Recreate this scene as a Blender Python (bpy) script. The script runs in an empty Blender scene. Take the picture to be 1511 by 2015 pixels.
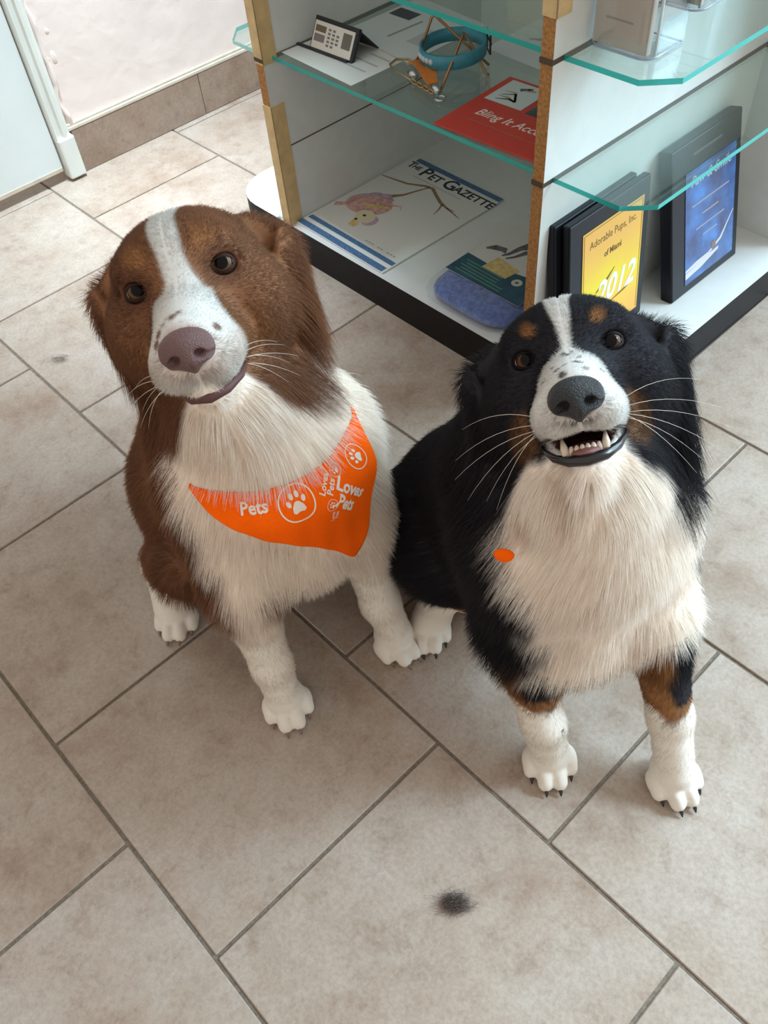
import bpy, bmesh, math, random
import numpy as np
from mathutils import Vector, Matrix, kdtree

# ------------------------------------------------------------------ camera, world, lights, exposure
SC = bpy.context.scene
COL = SC.collection
S = 0.305                                    # one floor tile, metres
cam_d = bpy.data.cameras.new('camera')
cam = bpy.data.objects.new('camera', cam_d)
COL.objects.link(cam)
cam_d.sensor_fit = 'VERTICAL'
cam_d.sensor_height = 36.0
cam_d.lens = 36.0 * 1693.258 / 2015.0
cam_d.clip_start = 0.01
cam.matrix_world = Matrix(((0.6895753, -0.5291398, 0.4944663, 0.29072),
                           (0.7207805, 0.5678483, -0.3975220, 0.03145),
                           (-0.0704371, 0.6305230, 0.7729679, 0.88916),
                           (0, 0, 0, 1)))
SC.camera = cam
SC.view_settings.view_transform = 'Standard'
SC.view_settings.look = 'None'
SC.view_settings.exposure = 0.0
SC.view_settings.gamma = 1.0
SC.view_settings.use_curve_mapping = False

world = bpy.data.worlds.new('room_light')
SC.world = world
world.use_nodes = True
wn = world.node_tree.nodes['Background']
wn.inputs[0].default_value = (1.0, 0.93, 0.83, 1)
wn.inputs[1].default_value = 0.78


def area(name, loc, target, sx, sy, power, color, spread=180):
    d = bpy.data.lights.new(name, 'AREA')
    d.shape = 'RECTANGLE'
    d.size, d.size_y = sx, sy
    d.energy = power
    d.color = color
    d.spread = math.radians(spread)
    o = bpy.data.objects.new(name, d)
    COL.objects.link(o)
    o.location = loc
    o.rotation_euler = (Vector(target) - Vector(loc)).to_track_quat('-Z', 'Z').to_euler()
    return o


# daylight through the wide shop windows behind the display; then two added fill lamps
area('window_light_back', (1.35, 3.2, 1.7), (0.75, 0.0, 0.5), 3.4, 2.2, 195, (0.62, 0.86, 1.0))
area('added_fill_door', (-0.93, 0.80, 2.3), (-1.17, 0.72, 0.0), 0.25, 0.25, 6.2, (0.70, 0.88, 1.0), 37)  # added lamp, no known source: brightens the wall, door and left floor
area('added_fill_side', (1.5, 2.5, 2.2), (0.42, 0.58, 0.0), 0.8, 0.8, 6.2, (0.56, 0.82, 1.0), 38)  # added lamp, no known window: cool pool on the right-hand floor

# ------------------------------------------------------------------ helpers


def link(o, parent=None):
    COL.objects.link(o)
    if parent is not None:
        o.parent = parent
    return o


def tag(o, label=None, cat=None, group=None, kind=None):
    if label: o['label'] = label
    if cat: o['category'] = cat
    if group: o['group'] = group
    if kind: o['kind'] = kind
    return o


def thing(name, label, cat, loc=(0, 0, 0), rz=0.0, group=None):
    o = bpy.data.objects.new(name, None)
    o.empty_display_size = 0.05
    link(o)
    o.location = loc
    o.rotation_euler = (0, 0, rz)
    return tag(o, label, cat, group)


def obj(name, bm, m, parent=None, smooth=False):
    me = bpy.data.meshes.new(name)
    bm.normal_update()
    bm.to_mesh(me)
    bm.free()
    for mm in (m if isinstance(m, (list, tuple)) else [m]):
        me.materials.append(mm)
    if smooth:
        me.polygons.foreach_set('use_smooth', [True] * len(me.polygons))
    return link(bpy.data.objects.new(name, me), parent)


def mesh_np(name, V, F, m, parent=None, smooth=True):
    me = bpy.data.meshes.new(name)
    V = np.asarray(V, np.float32); F = np.asarray(F, np.int32)
    me.vertices.add(len(V)); me.vertices.foreach_set('co', V.ravel())
    k = F.shape[1]
    me.loops.add(F.size); me.loops.foreach_set('vertex_index', F.ravel())
    me.polygons.add(len(F)); me.polygons.foreach_set('loop_start', np.arange(0, F.size, k, dtype=np.int32))
    me.update(calc_edges=True)
    me.validate()
    if smooth:
        me.polygons.foreach_set('use_smooth', [True] * len(me.polygons))
    me.materials.append(m)
    return link(bpy.data.objects.new(name, me), parent)


def box(bm, c, s, rot=None, bev=0.0, seg=2):
    r = bmesh.ops.create_cube(bm, size=1.0)
    vs = r['verts']
    M = Matrix.Translation(Vector(c)) @ (rot if rot is not None else Matrix.Identity(4)) @ Matrix.Diagonal((s[0], s[1], s[2], 1))
    bmesh.ops.transform(bm, matrix=M, verts=vs)
    if bev > 0:
        es = list({e for v in vs for e in v.link_edges})
        bmesh.ops.bevel(bm, geom=es, offset=bev, segments=seg, affect='EDGES', profile=0.5)
    return bm


def boxo(name, c, s, m, parent=None, bev=0.0, rot=None):
    bm = bmesh.new()
    box(bm, c, s, rot, bev)
    return obj(name, bm, m, parent)


def prism(bm, pts, z0, z1, side_mat=0, cap_mat=0):
    n = len(pts)
    a = [bm.verts.new((p[0], p[1], z0)) for p in pts]
    b = [bm.verts.new((p[0], p[1], z1)) for p in pts]
    f = bm.faces.new(list(reversed(a))); f.material_index = cap_mat
    f = bm.faces.new(b); f.material_index = cap_mat
    for i in range(n):
        f = bm.faces.new((a[i], a[(i + 1) % n], b[(i + 1) % n], b[i])); f.material_index = side_mat
    return bm


def tube(bm, pts, r, n=8, closed=False, cap=True):
    pts = [Vector(p) for p in pts]
    rings = []
    N = len(pts)
    up = None
    for i, p in enumerate(pts):
        if closed:
            t = (pts[(i + 1) % N] - pts[i - 1]).normalized()
        else:
            t = (pts[min(i + 1, N - 1)] - pts[max(i - 1, 0)]).normalized()
        if up is None:
            up = t.orthogonal().normalized()
        up = (up - t * up.dot(t)).normalized()
        b = t.cross(up)
        rr = r[i] if isinstance(r, (list, tuple)) else r
        rings.append([bm.verts.new(p + (up * math.cos(2 * math.pi * k / n) + b * math.sin(2 * math.pi * k / n)) * rr) for k in range(n)])
    for i in range(N if closed else N - 1):
        A, B = rings[i], rings[(i + 1) % N]
        for k in range(n):
            bm.faces.new((A[k], A[(k + 1) % n], B[(k + 1) % n], B[k]))
    if cap and not closed:
        bm.faces.new(list(reversed(rings[0]))); bm.faces.new(rings[-1])
    return bm


def rounded(x0, x1, y0, y1, r, corners=(1, 1, 1, 1), n=6):
    """outline; corners order: (x0,y0) (x1,y0) (x1,y1) (x0,y1)"""
    out = []
    for (cx, cy, a0, on) in ((x0, y0, math.pi, corners[0]), (x1, y0, 1.5 * math.pi, corners[1]), (x1, y1, 0, corners[2]), (x0, y1, 0.5 * math.pi, corners[3])):
        if not on:
            out.append((cx, cy)); continue
        ox = cx + (r if cx == x0 else -r); oy = cy + (r if cy == y0 else -r)
        for k in range(n + 1):
            a = a0 + 0.5 * math.pi * k / n
            out.append((ox + r * math.cos(a), oy + r * math.sin(a)))
    return out


def new_mat(name):
    m = bpy.data.materials.new(name)
    m.use_nodes = True
    nt = m.node_tree
    return m, nt, nt.nodes['Principled BSDF']


def mat(name, col, rough=0.5, spec=0.5, metal=0.0, noise=0.0, scale=60.0, bump=0.0, bscale=200.0, sheen=0.0):
    m, nt, b = new_mat(name)
    c = (col[0], col[1], col[2], 1)
    b.inputs['Base Color'].default_value = c
    b.inputs['Roughness'].default_value = rough
    b.inputs['Specular IOR Level'].default_value = spec
    b.inputs['Metallic'].default_value = metal
    if sheen: b.inputs['Sheen Weight'].default_value = sheen
    if noise or bump:
        tc = nt.nodes.new('ShaderNodeTexCoord')
    if noise:
        n = nt.nodes.new('ShaderNodeTexNoise'); n.inputs['Scale'].default_value = scale; n.inputs['Detail'].default_value = 5
        nt.links.new(tc.outputs['Object'], n.inputs['Vector'])
        mr = nt.nodes.new('ShaderNodeMapRange')
        mr.inputs['From Min'].default_value = 0.3; mr.inputs['From Max'].default_value = 0.7
        mr.inputs['To Min'].default_value = 1 - noise; mr.inputs['To Max'].default_value = 1 + noise
        nt.links.new(n.outputs['Fac'], mr.inputs['Value'])
        mx = nt.nodes.new('ShaderNodeMix'); mx.data_type = 'RGBA'; mx.blend_type = 'MULTIPLY'
        mx.inputs['Factor'].default_value = 1.0
        mx.inputs['A'].default_value = c
        nt.links.new(mr.outputs['Result'], mx.inputs['B'])
        nt.links.new(mx.outputs['Result'], b.inputs['Base Color'])
    if bump:
        n2 = nt.nodes.new('ShaderNodeTexNoise'); n2.inputs['Scale'].default_value = bscale; n2.inputs['Detail'].default_value = 4
        nt.links.new(tc.outputs['Object'], n2.inputs['Vector'])
        bp = nt.nodes.new('ShaderNodeBump'); bp.inputs['Strength'].default_value = bump; bp.inputs['Distance'].default_value = 0.004
        nt.links.new(n2.outputs['Fac'], bp.inputs['Height'])
        nt.links.new(bp.outputs['Normal'], b.inputs['Normal'])
    return m


def ramp(nt, src, stops):
    r = nt.nodes.new('ShaderNodeValToRGB')
    e = r.color_ramp.elements
    while len(e) > 1: e.remove(e[-1])
    e[0].position = stops[0][0]; e[0].color = (*stops[0][1], 1)
    for p, c in stops[1:]:
        k = e.new(p); k.color = (*c, 1)
    nt.links.new(src, r.inputs['Fac'])
    return r


def tile_mat(name, tint=(1, 1, 1)):
    """glazed beige stoneware: cloudy tan blotches over a pinkish beige, each tile with its own cut of the pattern"""
    m, nt, b = new_mat(name)
    tc = nt.nodes.new('ShaderNodeTexCoord'); oi = nt.nodes.new('ShaderNodeObjectInfo')
    mul = nt.nodes.new('ShaderNodeVectorMath'); mul.operation = 'SCALE'; mul.inputs['Scale'].default_value = 37.0
    cmb = nt.nodes.new('ShaderNodeCombineXYZ')
    nt.links.new(oi.outputs['Random'], cmb.inputs['X']); nt.links.new(oi.outputs['Random'], cmb.inputs['Z'])
    nt.links.new(cmb.outputs[0], mul.inputs[0])
    add = nt.nodes.new('ShaderNodeVectorMath'); add.operation = 'ADD'
    nt.links.new(tc.outputs['Object'], add.inputs[0]); nt.links.new(mul.outputs[0], add.inputs[1])

    def noise(scale, detail, rough, dist=0.0):
        n = nt.nodes.new('ShaderNodeTexNoise')
        n.inputs['Scale'].default_value = scale; n.inputs['Detail'].default_value = detail
        n.inputs['Roughness'].default_value = rough; n.inputs['Distortion'].default_value = dist
        nt.links.new(add.outputs[0], n.inputs['Vector'])
        return n.outputs['Fac']
    T = lambda c: tuple(c[i] * tint[i] for i in range(3))
    r1 = ramp(nt, noise(6.5, 7, 0.66, 0.1), [(0.32, T((0.315, 0.225, 0.170))), (0.47, T((0.400, 0.318, 0.260))), (0.66, T((0.445, 0.375, 0.325)))])
    r2 = ramp(nt, noise(30, 9, 0.78, 0.25), [(0.34, (0.70, 0.62, 0.57)), (0.46, (0.92, 0.90, 0.88)), (0.60, (1.0, 1.0, 1.0))])
    r3 = ramp(nt, noise(210, 4, 0.8), [(0.35, (0.86, 0.845, 0.83)), (0.6, (1.05, 1.05, 1.05))])
    x1 = nt.nodes.new('ShaderNodeMix'); x1.data_type = 'RGBA'; x1.blend_type = 'MULTIPLY'; x1.inputs['Factor'].default_value = 0.8
    nt.links.new(r1.outputs[0], x1.inputs['A']); nt.links.new(r2.outputs[0], x1.inputs['B'])
    x2 = nt.nodes.new('ShaderNodeMix'); x2.data_type = 'RGBA'; x2.blend_type = 'MULTIPLY'; x2.inputs['Factor'].default_value = 1.0
    nt.links.new(x1.outputs['Result'], x2.inputs['A']); nt.links.new(r3.outputs[0], x2.inputs['B'])
    nt.links.new(x2.outputs['Result'], b.inputs['Base Color'])
    b.inputs['Roughness'].default_value = 0.31
    b.inputs['Specular IOR Level'].default_value = 0.5
    bp = nt.nodes.new('ShaderNodeBump'); bp.inputs['Strength'].default_value = 0.12; bp.inputs['Distance'].default_value = 0.002
    nt.links.new(noise(60, 6, 0.7), bp.inputs['Height']); nt.links.new(bp.outputs['Normal'], b.inputs['Normal'])
    return m


# ------------------------------------------------------------------ the room
M_TILE = tile_mat('stoneware_tile')
M_SKIRT = tile_mat('skirting_stoneware', (0.86, 0.80, 0.76))
M_GROUT = mat('grout', (0.19, 0.155, 0.125), 0.9, 0.1, noise=0.25, scale=300)
M_PLASTER = mat('pink_plaster', (0.84, 0.72, 0.675), 0.75, 0.25, noise=0.05, scale=8, bump=0.55, bscale=26)
M_DOOR = mat('white_door_paint', (0.74, 0.80, 0.80), 0.35, 0.5, noise=0.02, scale=12, bump=0.05, bscale=300)
M_FRAME = mat('cream_frame_paint', (0.72, 0.74, 0.70), 0.4, 0.5, noise=0.05, scale=14)
M_CAULK = mat('skirting_cap', (0.62, 0.55, 0.45), 0.5, 0.4, noise=0.1, scale=30)

floor = tag(boxo('floor', (-0.1, 1.4, -0.022), (6.2, 6.2, 0.04), M_GROUT), 'beige stoneware tile floor with dark grout lines', None, None, 'structure')
bm = bmesh.new()
g = 0.0019
box(bm, (0, 0, -0.004), (S - 2 * g, S - 2 * g, 0.008), bev=0.0011, seg=1)
tile0 = obj('floor_tile', bm, M_TILE, floor)
first = True
random.seed(4)
WALLX = -4.58 * S
for j in range(-3, 13):
    off = 0.0 if j % 2 == 0 else 0.5
    for i in range(-6, 9):
        u = i + off + 0.5
        if u * S < WALLX - 0.2: continue
        o = tile0 if first else tile0.copy()
        if not first: link(o, floor)
        first = False
        o.location = (u * S, (j + 0.5) * S, random.uniform(-0.0002, 0.0003))
        o.rotation_euler = (random.uniform(-0.0015, 0.0015), random.uniform(-0.0015, 0.0015), random.choice((0, 0.5, 1, 1.5)) * math.pi)

# left wall in two stretches either side of the doorway
bm = bmesh.new()
v0, v1 = 2.262 * S, 14 * S
box(bm, (WALLX - 0.06, (v0 + v1) / 2, 1.25), (0.12, v1 - v0, 2.5))
box(bm, (WALLX - 0.06, -0.55, 1.25), (0.12, 1.0, 2.5))
box(bm, (WALLX - 0.06, (v0 - 0.05) / 2, 2.3), (0.12, v0 + 0.15, 0.4))
tag(obj('wall_left', bm, M_PLASTER), 'pale pink plastered wall above the skirting', None, None, 'structure')
# rough ridge of filler where the plaster meets the door frame
bm = bmesh.new()
pts = []
random.seed(2)
for k in range(46):
    z = 0.095 + k * 0.02
    pts.append((WALLX + 0.001, v0 + 0.006 + random.uniform(-0.004, 0.006), z))
tube(bm, pts, [random.uniform(0.003, 0.008) for _ in pts], 6)
for k in range(18):
    z = 0.2 + random.random() * 0.6
    y = v0 + 0.006 + abs(random.gauss(0, 0.012))
    bmesh.ops.create_icosphere(bm, subdivisions=1, radius=1, matrix=Matrix.Translation((WALLX - 0.001, y, z)) @ Matrix.Diagonal((0.0022, random.uniform(.004, .009), random.uniform(.006, .02), 1)))
tag(obj('trim_3', bm, M_PLASTER, None, True), 'rough bead of plaster along the door frame', None, None, 'structure')
# skirting tiles with a cap strip
bb = tag(boxo('baseboard_left', (WALLX + 0.002, (v0 + v1) / 2, 0.043), (0.004, v1 - v0, 0.086), M_GROUT), 'beige stoneware skirting along the pink wall', None, None, 'structure')
edges = [2.275, 3.298] + [3.298 + k for k in range(1, 11)]
for a, b_ in zip(edges[:-1], edges[1:]):
    L = (b_ - a) * S - 0.0012
    o = boxo('skirting_tile', (0, 0, 0), (0.009, L, 0.0855), M_SKIRT, bb, 0.001)
    o.location = (WALLX + 0.0048, (a + b_) / 2 * S, 0.0435)
bm = bmesh.new()
for (dx, z, w, h) in ((0.005, 0.0905, 0.010, 0.007), (0.003, 0.0965, 0.006, 0.005)):
    box(bm, (WALLX + dx, (v0 + v1) / 2, z), (w, v1 - v0, h), bev=0.0015)
tag(obj('trim_2', bm, M_CAULK), 'cream cap strip on top of the skirting', None, None, 'structure')

# door leaf and its moulded frame
door = tag(bpy.data.objects.new('door_1', None), 'white painted door leaf standing clear of the floor', None, None, 'structure')
link(door)
y_hi, y_lo = 2.135 * S, -0.55 * S
DH = 2.0
boxo('door_leaf', (WALLX - 0.008, (y_hi + y_lo) / 2, 0.022 + DH / 2), (0.036, y_hi - y_lo, DH), M_DOOR, door, 0.002)
boxo('door_edge_strip', (WALLX + 0.0105, (y_hi + y_lo) / 2, 0.026), (0.0016, y_hi - y_lo - 0.004, 0.008), M_CAULK, door, 0.0005)
bm = bmesh.new()
prof = [(0.0, 2.142), (0.020, 2.142), (0.024, 2.152), (0.020, 2.165), (0.020, 2.19), (0.026, 2.20), (0.026, 2.222), (0.019, 2.236), (0.012, 2.262), (0.0, 2.262)]
lo = [bm.verts.new((WALLX - 0.002 + d, y * S, 0.083)) for d, y in prof]
hi = [bm.verts.new((WALLX - 0.002 + d, y * S, 2.1)) for d, y in prof]
for i in range(len(prof) - 1):
    bm.faces.new((lo[i], lo[i + 1], hi[i + 1], hi[i]))
bm.faces.new(list(reversed(lo))); bm.faces.new(hi)
tag(obj('trim_1', bm, M_FRAME), 'cream moulded door frame between door and pink wall', None, None, 'structure')
bm = bmesh.new()
box(bm, (WALLX + 0.012, 2.205 * S, 0.046), (0.030, 0.036, 0.082), bev=0.004)
tag(obj('trim_4', bm, M_FRAME), 'worn foot block of the door frame', None, None, 'structure')

# ------------------------------------------------------------------ display unit
CTH = -0.006464
CAB0 = Vector((-math.sin(CTH) * 2.5725 * S, math.cos(CTH) * 2.5725 * S, 0))


def cabw(x, y, z):
    """display-unit frame (tiles from its front floor line) to the room, metres"""
    c, s = math.cos(CTH), math.sin(CTH)
    return Vector((CAB0.x + (c * x - s * y) * S, CAB0.y + (s * x + c * y) * S, z * S))


M_LAM = mat('white_laminate', (0.72, 0.73, 0.72), 0.38, 0.5, noise=0.03, scale=40)
M_CHIP = mat('raw_chipboard_edge', (0.42, 0.205, 0.075), 0.85, 0.2, noise=0.35, scale=260, bump=0.3, bscale=500)
M_TAPE = mat('tan_masking_tape', (0.66, 0.47, 0.235), 0.6, 0.3, noise=0.12, scale=60)
M_PLINTH = mat('black_plinth', (0.012, 0.010, 0.011), 0.55, 0.2, noise=0.2, scale=50)
M_SLOT = mat('dark_slot', (0.10, 0.075, 0.06), 0.8, 0.1)
M_EDGE, nt, b = new_mat('glass_edge_teal')
b.inputs['Base Color'].default_value = (0.02, 0.50, 0.46, 1)
b.inputs['Roughness'].default_value = 0.12
b.inputs['Transmission Weight'].default_value = 0.35
b.inputs['IOR'].default_value = 1.45


def pane_mat(name, tint, rough=0.02, f0=0.045, gain=0.9):
    """thin clear sheet: straight-through tinted transmission with a mirror coat that grows towards grazing angles"""
    m = bpy.data.materials.new(name); m.use_nodes = True
    nt = m.node_tree; nt.nodes.clear()
    out = nt.nodes.new('ShaderNodeOutputMaterial'); mix = nt.nodes.new('ShaderNodeMixShader')
    tr = nt.nodes.new('ShaderNodeBsdfTransparent'); gl = nt.nodes.new('ShaderNodeBsdfGlossy'); lw = nt.nodes.new('ShaderNodeLayerWeight')
    lw.inputs['Blend'].default_value = 0.5
    tr.inputs['Color'].default_value = (*tint, 1); gl.inputs['Roughness'].default_value = rough
    gl.inputs['Color'].default_value = (0.95, 1, 1, 1)
    pw = nt.nodes.new('ShaderNodeMath'); pw.operation = 'POWER'; pw.inputs[1].default_value = 4.0
    ma = nt.nodes.new('ShaderNodeMath'); ma.operation = 'MULTIPLY_ADD'; ma.inputs[1].default_value = gain; ma.inputs[2].default_value = f0
    nt.links.new(lw.outputs['Facing'], pw.inputs[0]); nt.links.new(pw.outputs[0], ma.inputs[0])
    nt.links.new(ma.outputs[0], mix.inputs[0]); nt.links.new(tr.outputs[0], mix.inputs[1]); nt.links.new(gl.outputs[0], mix.inputs[2])
    nt.links.new(mix.outputs[0], out.inputs['Surface'])
    return m


M_GLASS = pane_mat('shelf_glass', (0.90, 0.965, 0.95))
M_ACRYL = pane_mat('clear_acrylic', (0.955, 0.97, 0.985))
M_FILM = pane_mat('clear_film', (0.965, 0.97, 0.975), rough=0.14, f0=0.02, gain=0.5)

unit = thing('display_unit', 'white display unit with glass shelves and black plinth behind the two dogs', 'display unit', CAB0, CTH)
T = S
HB = 0.2
base = rounded(-3.30 * T, -0.52 * T, 0.0, 3.15 * T, 0.26 * T, n=8)
bm = bmesh.new(); prism(bm, base, 0.0, (HB - 0.012) * T)
obj('plinth', bm, M_PLINTH, unit)
bm = bmesh.new(); prism(bm, base, (HB - 0.012) * T, HB * T, 1, 0)
obj('base_board', bm, [M_LAM, M_PLINTH], unit)
ZT = 4.3
for x0, x1 in ((-2.765, -2.705), (-1.0, -0.945)):
    bm = bmesh.new()
    c = bmesh.ops.create_cube(bm, size=1, matrix=Matrix.Translation(((x0 + x1) / 2 * T, 1.55 * T, (HB + ZT) / 2 * T)) @ Matrix.Diagonal(((x1 - x0) * T, 3.1 * T, (ZT - HB) * T, 1)))
    for f in bm.faces:
        if abs(f.normal.y) > 0.9: f.material_index = 1
    p = obj('side_panel', bm, [M_LAM, M_CHIP], unit)
    for z in (1.10, 1.558):                      # shelf slots cut into both faces and the front edge
        bm = bmesh.new()
        box(bm, ((x0 + x1) / 2 * T, 1.54 * T, z * T), ((x1 - x0) * T + 0.0008, 3.1 * T - 0.002, 0.0055))
        box(bm, ((x0 + x1) / 2 * T, 0.0 * T, z * T), ((x1 - x0) * T * 0.55, 0.0012, 0.005))
        obj('shelf_slot', bm, M_SLOT, p)
boxo('cross_panel', (-1.8525 * T, 1.60 * T, (HB + ZT) / 2 * T), (1.705 * T, 0.06 * T, (ZT - HB) * T), M_LAM, unit)
boxo('cross_panel', (-0.755 * T, 1.60 * T, (HB + ZT) / 2 * T), (0.38 * T, 0.06 * T, (ZT - HB) * T), M_LAM, unit)
boxo('panel_seam', (-2.7035 * T, 0.78 * T, 0.64 * T), (0.0012, 1.53 * T, 0.0014), M_SLOT, unit)
boxo('top_board', (-1.855 * T, 1.55 * T, (ZT + 0.03) * T), (1.82 * T, 3.1 * T, 0.06 * T), M_LAM, unit, 0.002)


def shelf(pts, z, seated):
    """seated: the edges let into the panel slots, where the glass shows dark instead of teal"""
    bm = bmesh.new(); prism(bm, [(p[0] * T, p[1] * T) for p in pts], (z - 0.02) * T, z * T, 1, 0)
    bm.faces.ensure_lookup_table()
    for k in seated: bm.faces[2 + k].material_index = 2
    obj('glass_shelf', bm, [M_GLASS, M_EDGE, M_SLOT], unit)


Y0 = 0.056
for z in (1.11, 1.568):
    shelf([(-2.703, Y0), (-1.002, Y0), (-1.002, 1.568), (-2.703, 1.568)], z, (1, 2, 3))
    shelf([(-0.943, Y0), (-0.632, Y0), (-0.53, 0.155), (-0.53, 1.44), (-0.62, 1.545), (-0.943, 1.56)], z, (4, 5))
    shelf([(-2.767, Y0 - 0.01), (-3.01, Y0 - 0.01), (-3.115, 0.15), (-3.115, 1.45), (-3.02, 1.55), (-2.767, 1.55)], z, (5,))


def tape(x0, x1, z0, z1, side, w):
    """masking tape folded over a panel's front edge"""
    bm = bmesh.new()
    e = 0.0012
    box(bm, ((x0 + x1) / 2 * T, -e / 2, (z0 + z1) / 2 * T), ((x1 - x0) * T + 2 * e, e, (z1 - z0) * T))
    if side > 0: box(bm, (x1 * T + e / 2, w * T / 2 - e / 2, (z0 + z1) / 2 * T), (e, w * T + e, (z1 - z0) * T))
    if side < 0: box(bm, (x0 * T - e / 2, w * T / 2 - e / 2, (z0 + z1) / 2 * T), (e, w * T + e, (z1 - z0) * T))
    obj('edge_tape', bm, M_TAPE, unit)


tape(-2.765, -2.705, 1.078, 2.0, 1, 0.085)
tape(-2.765, -2.705, HB, 0.873, 1, 0.085)
tape(-1.0, -0.945, 1.70, 2.4, 1, 0.075)

# ------------------------------------------------------------------ flat print helpers
PM = {}


def ink(col, rough=0.5):
    k = (tuple(round(c, 3) for c in col), rough)
    if k not in PM: PM[k] = mat('ink', col, rough, 0.3)
    return PM[k]


def decal(name, polys, z, m, parent, th=0.00012):
    """flat printed shapes lying z above the sheet; polys are outlines in sheet metres"""
    bm = bmesh.new()
    for p in polys:
        prism(bm, p, z, z + th)
    return obj(name, bm, m, parent)


def words(body, x, y, z, size, m, parent, rot=0.0, shear=0.0, space=1.0, align='LEFT', bold=0.0, sx=1.0):
    cu = bpy.data.curves.new('lettering', 'FONT')
    cu.body = body; cu.size = size; cu.shear = shear; cu.space_character = space; cu.align_x = align; cu.offset = bold
    cu.resolution_u = 3; cu.extrude = 0.00005
    tmp = bpy.data.objects.new('lettering', cu)
    me = bpy.data.meshes.new_from_object(tmp)
    bpy.data.objects.remove(tmp); bpy.data.curves.remove(cu)
    me.materials.clear(); me.materials.append(m)
    o = link(bpy.data.objects.new('lettering', me), parent)
    o.location = (x, y, z); o.rotation_euler = (0, 0, rot); o.scale = (sx, 1, 1)
    return o


def strip(pts, w):
    """polygon around a stroke; w a number or one per point"""
    n = len(pts); L = []; R = []
    for i, p in enumerate(pts):
        a = pts[max(i - 1, 0)]; b = pts[min(i + 1, n - 1)]
        dx, dy = b[0] - a[0], b[1] - a[1]; d = math.hypot(dx, dy) or 1
        ww = (w[i] if isinstance(w, (list, tuple)) else w) / 2
        L.append((p[0] - dy / d * ww, p[1] + dx / d * ww)); R.append((p[0] + dy / d * ww, p[1] - dx / d * ww))
    return R + L[::-1]


def ell(cx, cy, rx, ry, a=0.0, n=20):
    c, s = math.cos(a), math.sin(a)
    return [(cx + rx * math.cos(t) * c - ry * math.sin(t) * s, cy + rx * math.cos(t) * s + ry * math.sin(t) * c) for t in [2 * math.pi * k / n for k in range(n)]]


def rect(x0, x1, y0, y1): return [(x0, y0), (x1, y0), (x1, y1), (x0, y1)]


M_PAPER = mat('white_paper', (0.74, 0.74, 0.72), 0.45, 0.4)
M_GREYINK = ink((0.36, 0.35, 0.36))

# magazine -----------------------------------------------------------
mw, mh = 0.727 * S, 0.932 * S
mag = thing('magazine', 'white pet magazine with blue bands and a hanging possum drawing, flat on the base board', 'magazine', cabw(-2.700, 0.040, HB) + Vector((0, 0, 0.0003)), CTH - 0.020)
bm = bmesh.new(); box(bm, (mw / 2, mh / 2, 0.0016), (mw, mh, 0.0032), bev=0.0006, seg=1); obj('pages', bm, M_PAPER, mag)
zt = 0.0033
BLUE = mat('printed_blue_band', (0.075, 0.155, 0.30), 0.45, 0.4, noise=0.5, scale=330)
decal('blue_band', [rect(0.055 * mw, mw, 0.957 * mh, 0.999 * mh)], zt, BLUE, mag)
decal('blue_band', [rect(0, 0.985 * mw, 0.002 * mh, 0.046 * mh)], zt, BLUE, mag)
decal('blue_band', [rect(0.02 * mw, 0.99 * mw, 0.078 * mh, 0.112 * mh)], zt, BLUE, mag)
DK = ink((0.035, 0.035, 0.05))
words('T', 0.040 * mw, 0.885 * mh, zt, 0.026, DK, mag, bold=0.0006)
words('HE', 0.100 * mw, 0.890 * mh, zt, 0.017, DK, mag, bold=0.0005, sx=0.9)
words('P', 0.215 * mw, 0.858 * mh, zt, 0.040, DK, mag, bold=0.0008)
words('ET', 0.315 * mw, 0.862 * mh, zt, 0.027, DK, mag, bold=0.0007)
words('G', 0.475 * mw, 0.856 * mh, zt, 0.040, DK, mag, bold=0.0008)
words('AZETTE', 0.600 * mw, 0.862 * mh, zt, 0.027, DK, mag, bold=0.0007, sx=0.96)
decal('subtitle', [strip([(0.21 * mw + k * 0.030 * mw, 0.825 * mh), (0.233 * mw + k * 0.030 * mw, 0.825 * mh)], 0.0016) for k in range(18)], zt, M_GREYINK, mag)
BR = mat('printed_brown', (0.30, 0.19, 0.115), 0.5, 0.3, noise=0.3, scale=200)
M2 = lambda pts: [(p[0] * mw, p[1] * mh) for p in pts]
decal('branch', [strip(M2([(0.0, 0.70), (0.12, 0.715), (0.26, 0.735), (0.40, 0.79), (0.47, 0.80), (0.56, 0.76), (0.66, 0.72), (0.76, 0.70), (0.93, 0.67)]), [0.002, 0.004, 0.005, 0.006, 0.007, 0.006, 0.0065, 0.004, 0.001]),
                 strip(M2([(0.69, 0.71), (0.72, 0.66), (0.74, 0.60)]), [0.004, 0.003, 0.001]),
                 strip(M2([(0.76, 0.70), (0.84, 0.705)]), [0.003, 0.001])], zt, BR, mag)
PK = mat('printed_rose', (0.62, 0.36, 0.34), 0.5, 0.3, noise=0.35, scale=150)
PU = mat('printed_mauve', (0.50, 0.36, 0.47), 0.5, 0.3, noise=0.3, scale=150)
OR = mat('printed_ochre', (0.70, 0.50, 0.20), 0.5, 0.3, noise=0.25, scale=150)
decal('tail', [strip(M2([(0.44, 0.795), (0.40, 0.72), (0.36, 0.63), (0.30, 0.57)]), [0.003, 0.004, 0.006, 0.010])], zt, BR, mag)
decal('body', [ell(0.25 * mw, 0.42 * mh, 0.20 * mw, 0.115 * mh, 0.35)], zt, PK, mag)
decal('back', [strip(M2([(0.10, 0.45), (0.18, 0.52), (0.28, 0.555), (0.37, 0.54)]), [0.004, 0.012, 0.014, 0.004])], zt + 0.0001, PU, mag)
decal('belly', [strip(M2([(0.20, 0.40), (0.30, 0.42), (0.42, 0.47)]), [0.004, 0.012, 0.004])], zt + 0.0001, OR, mag)
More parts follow.
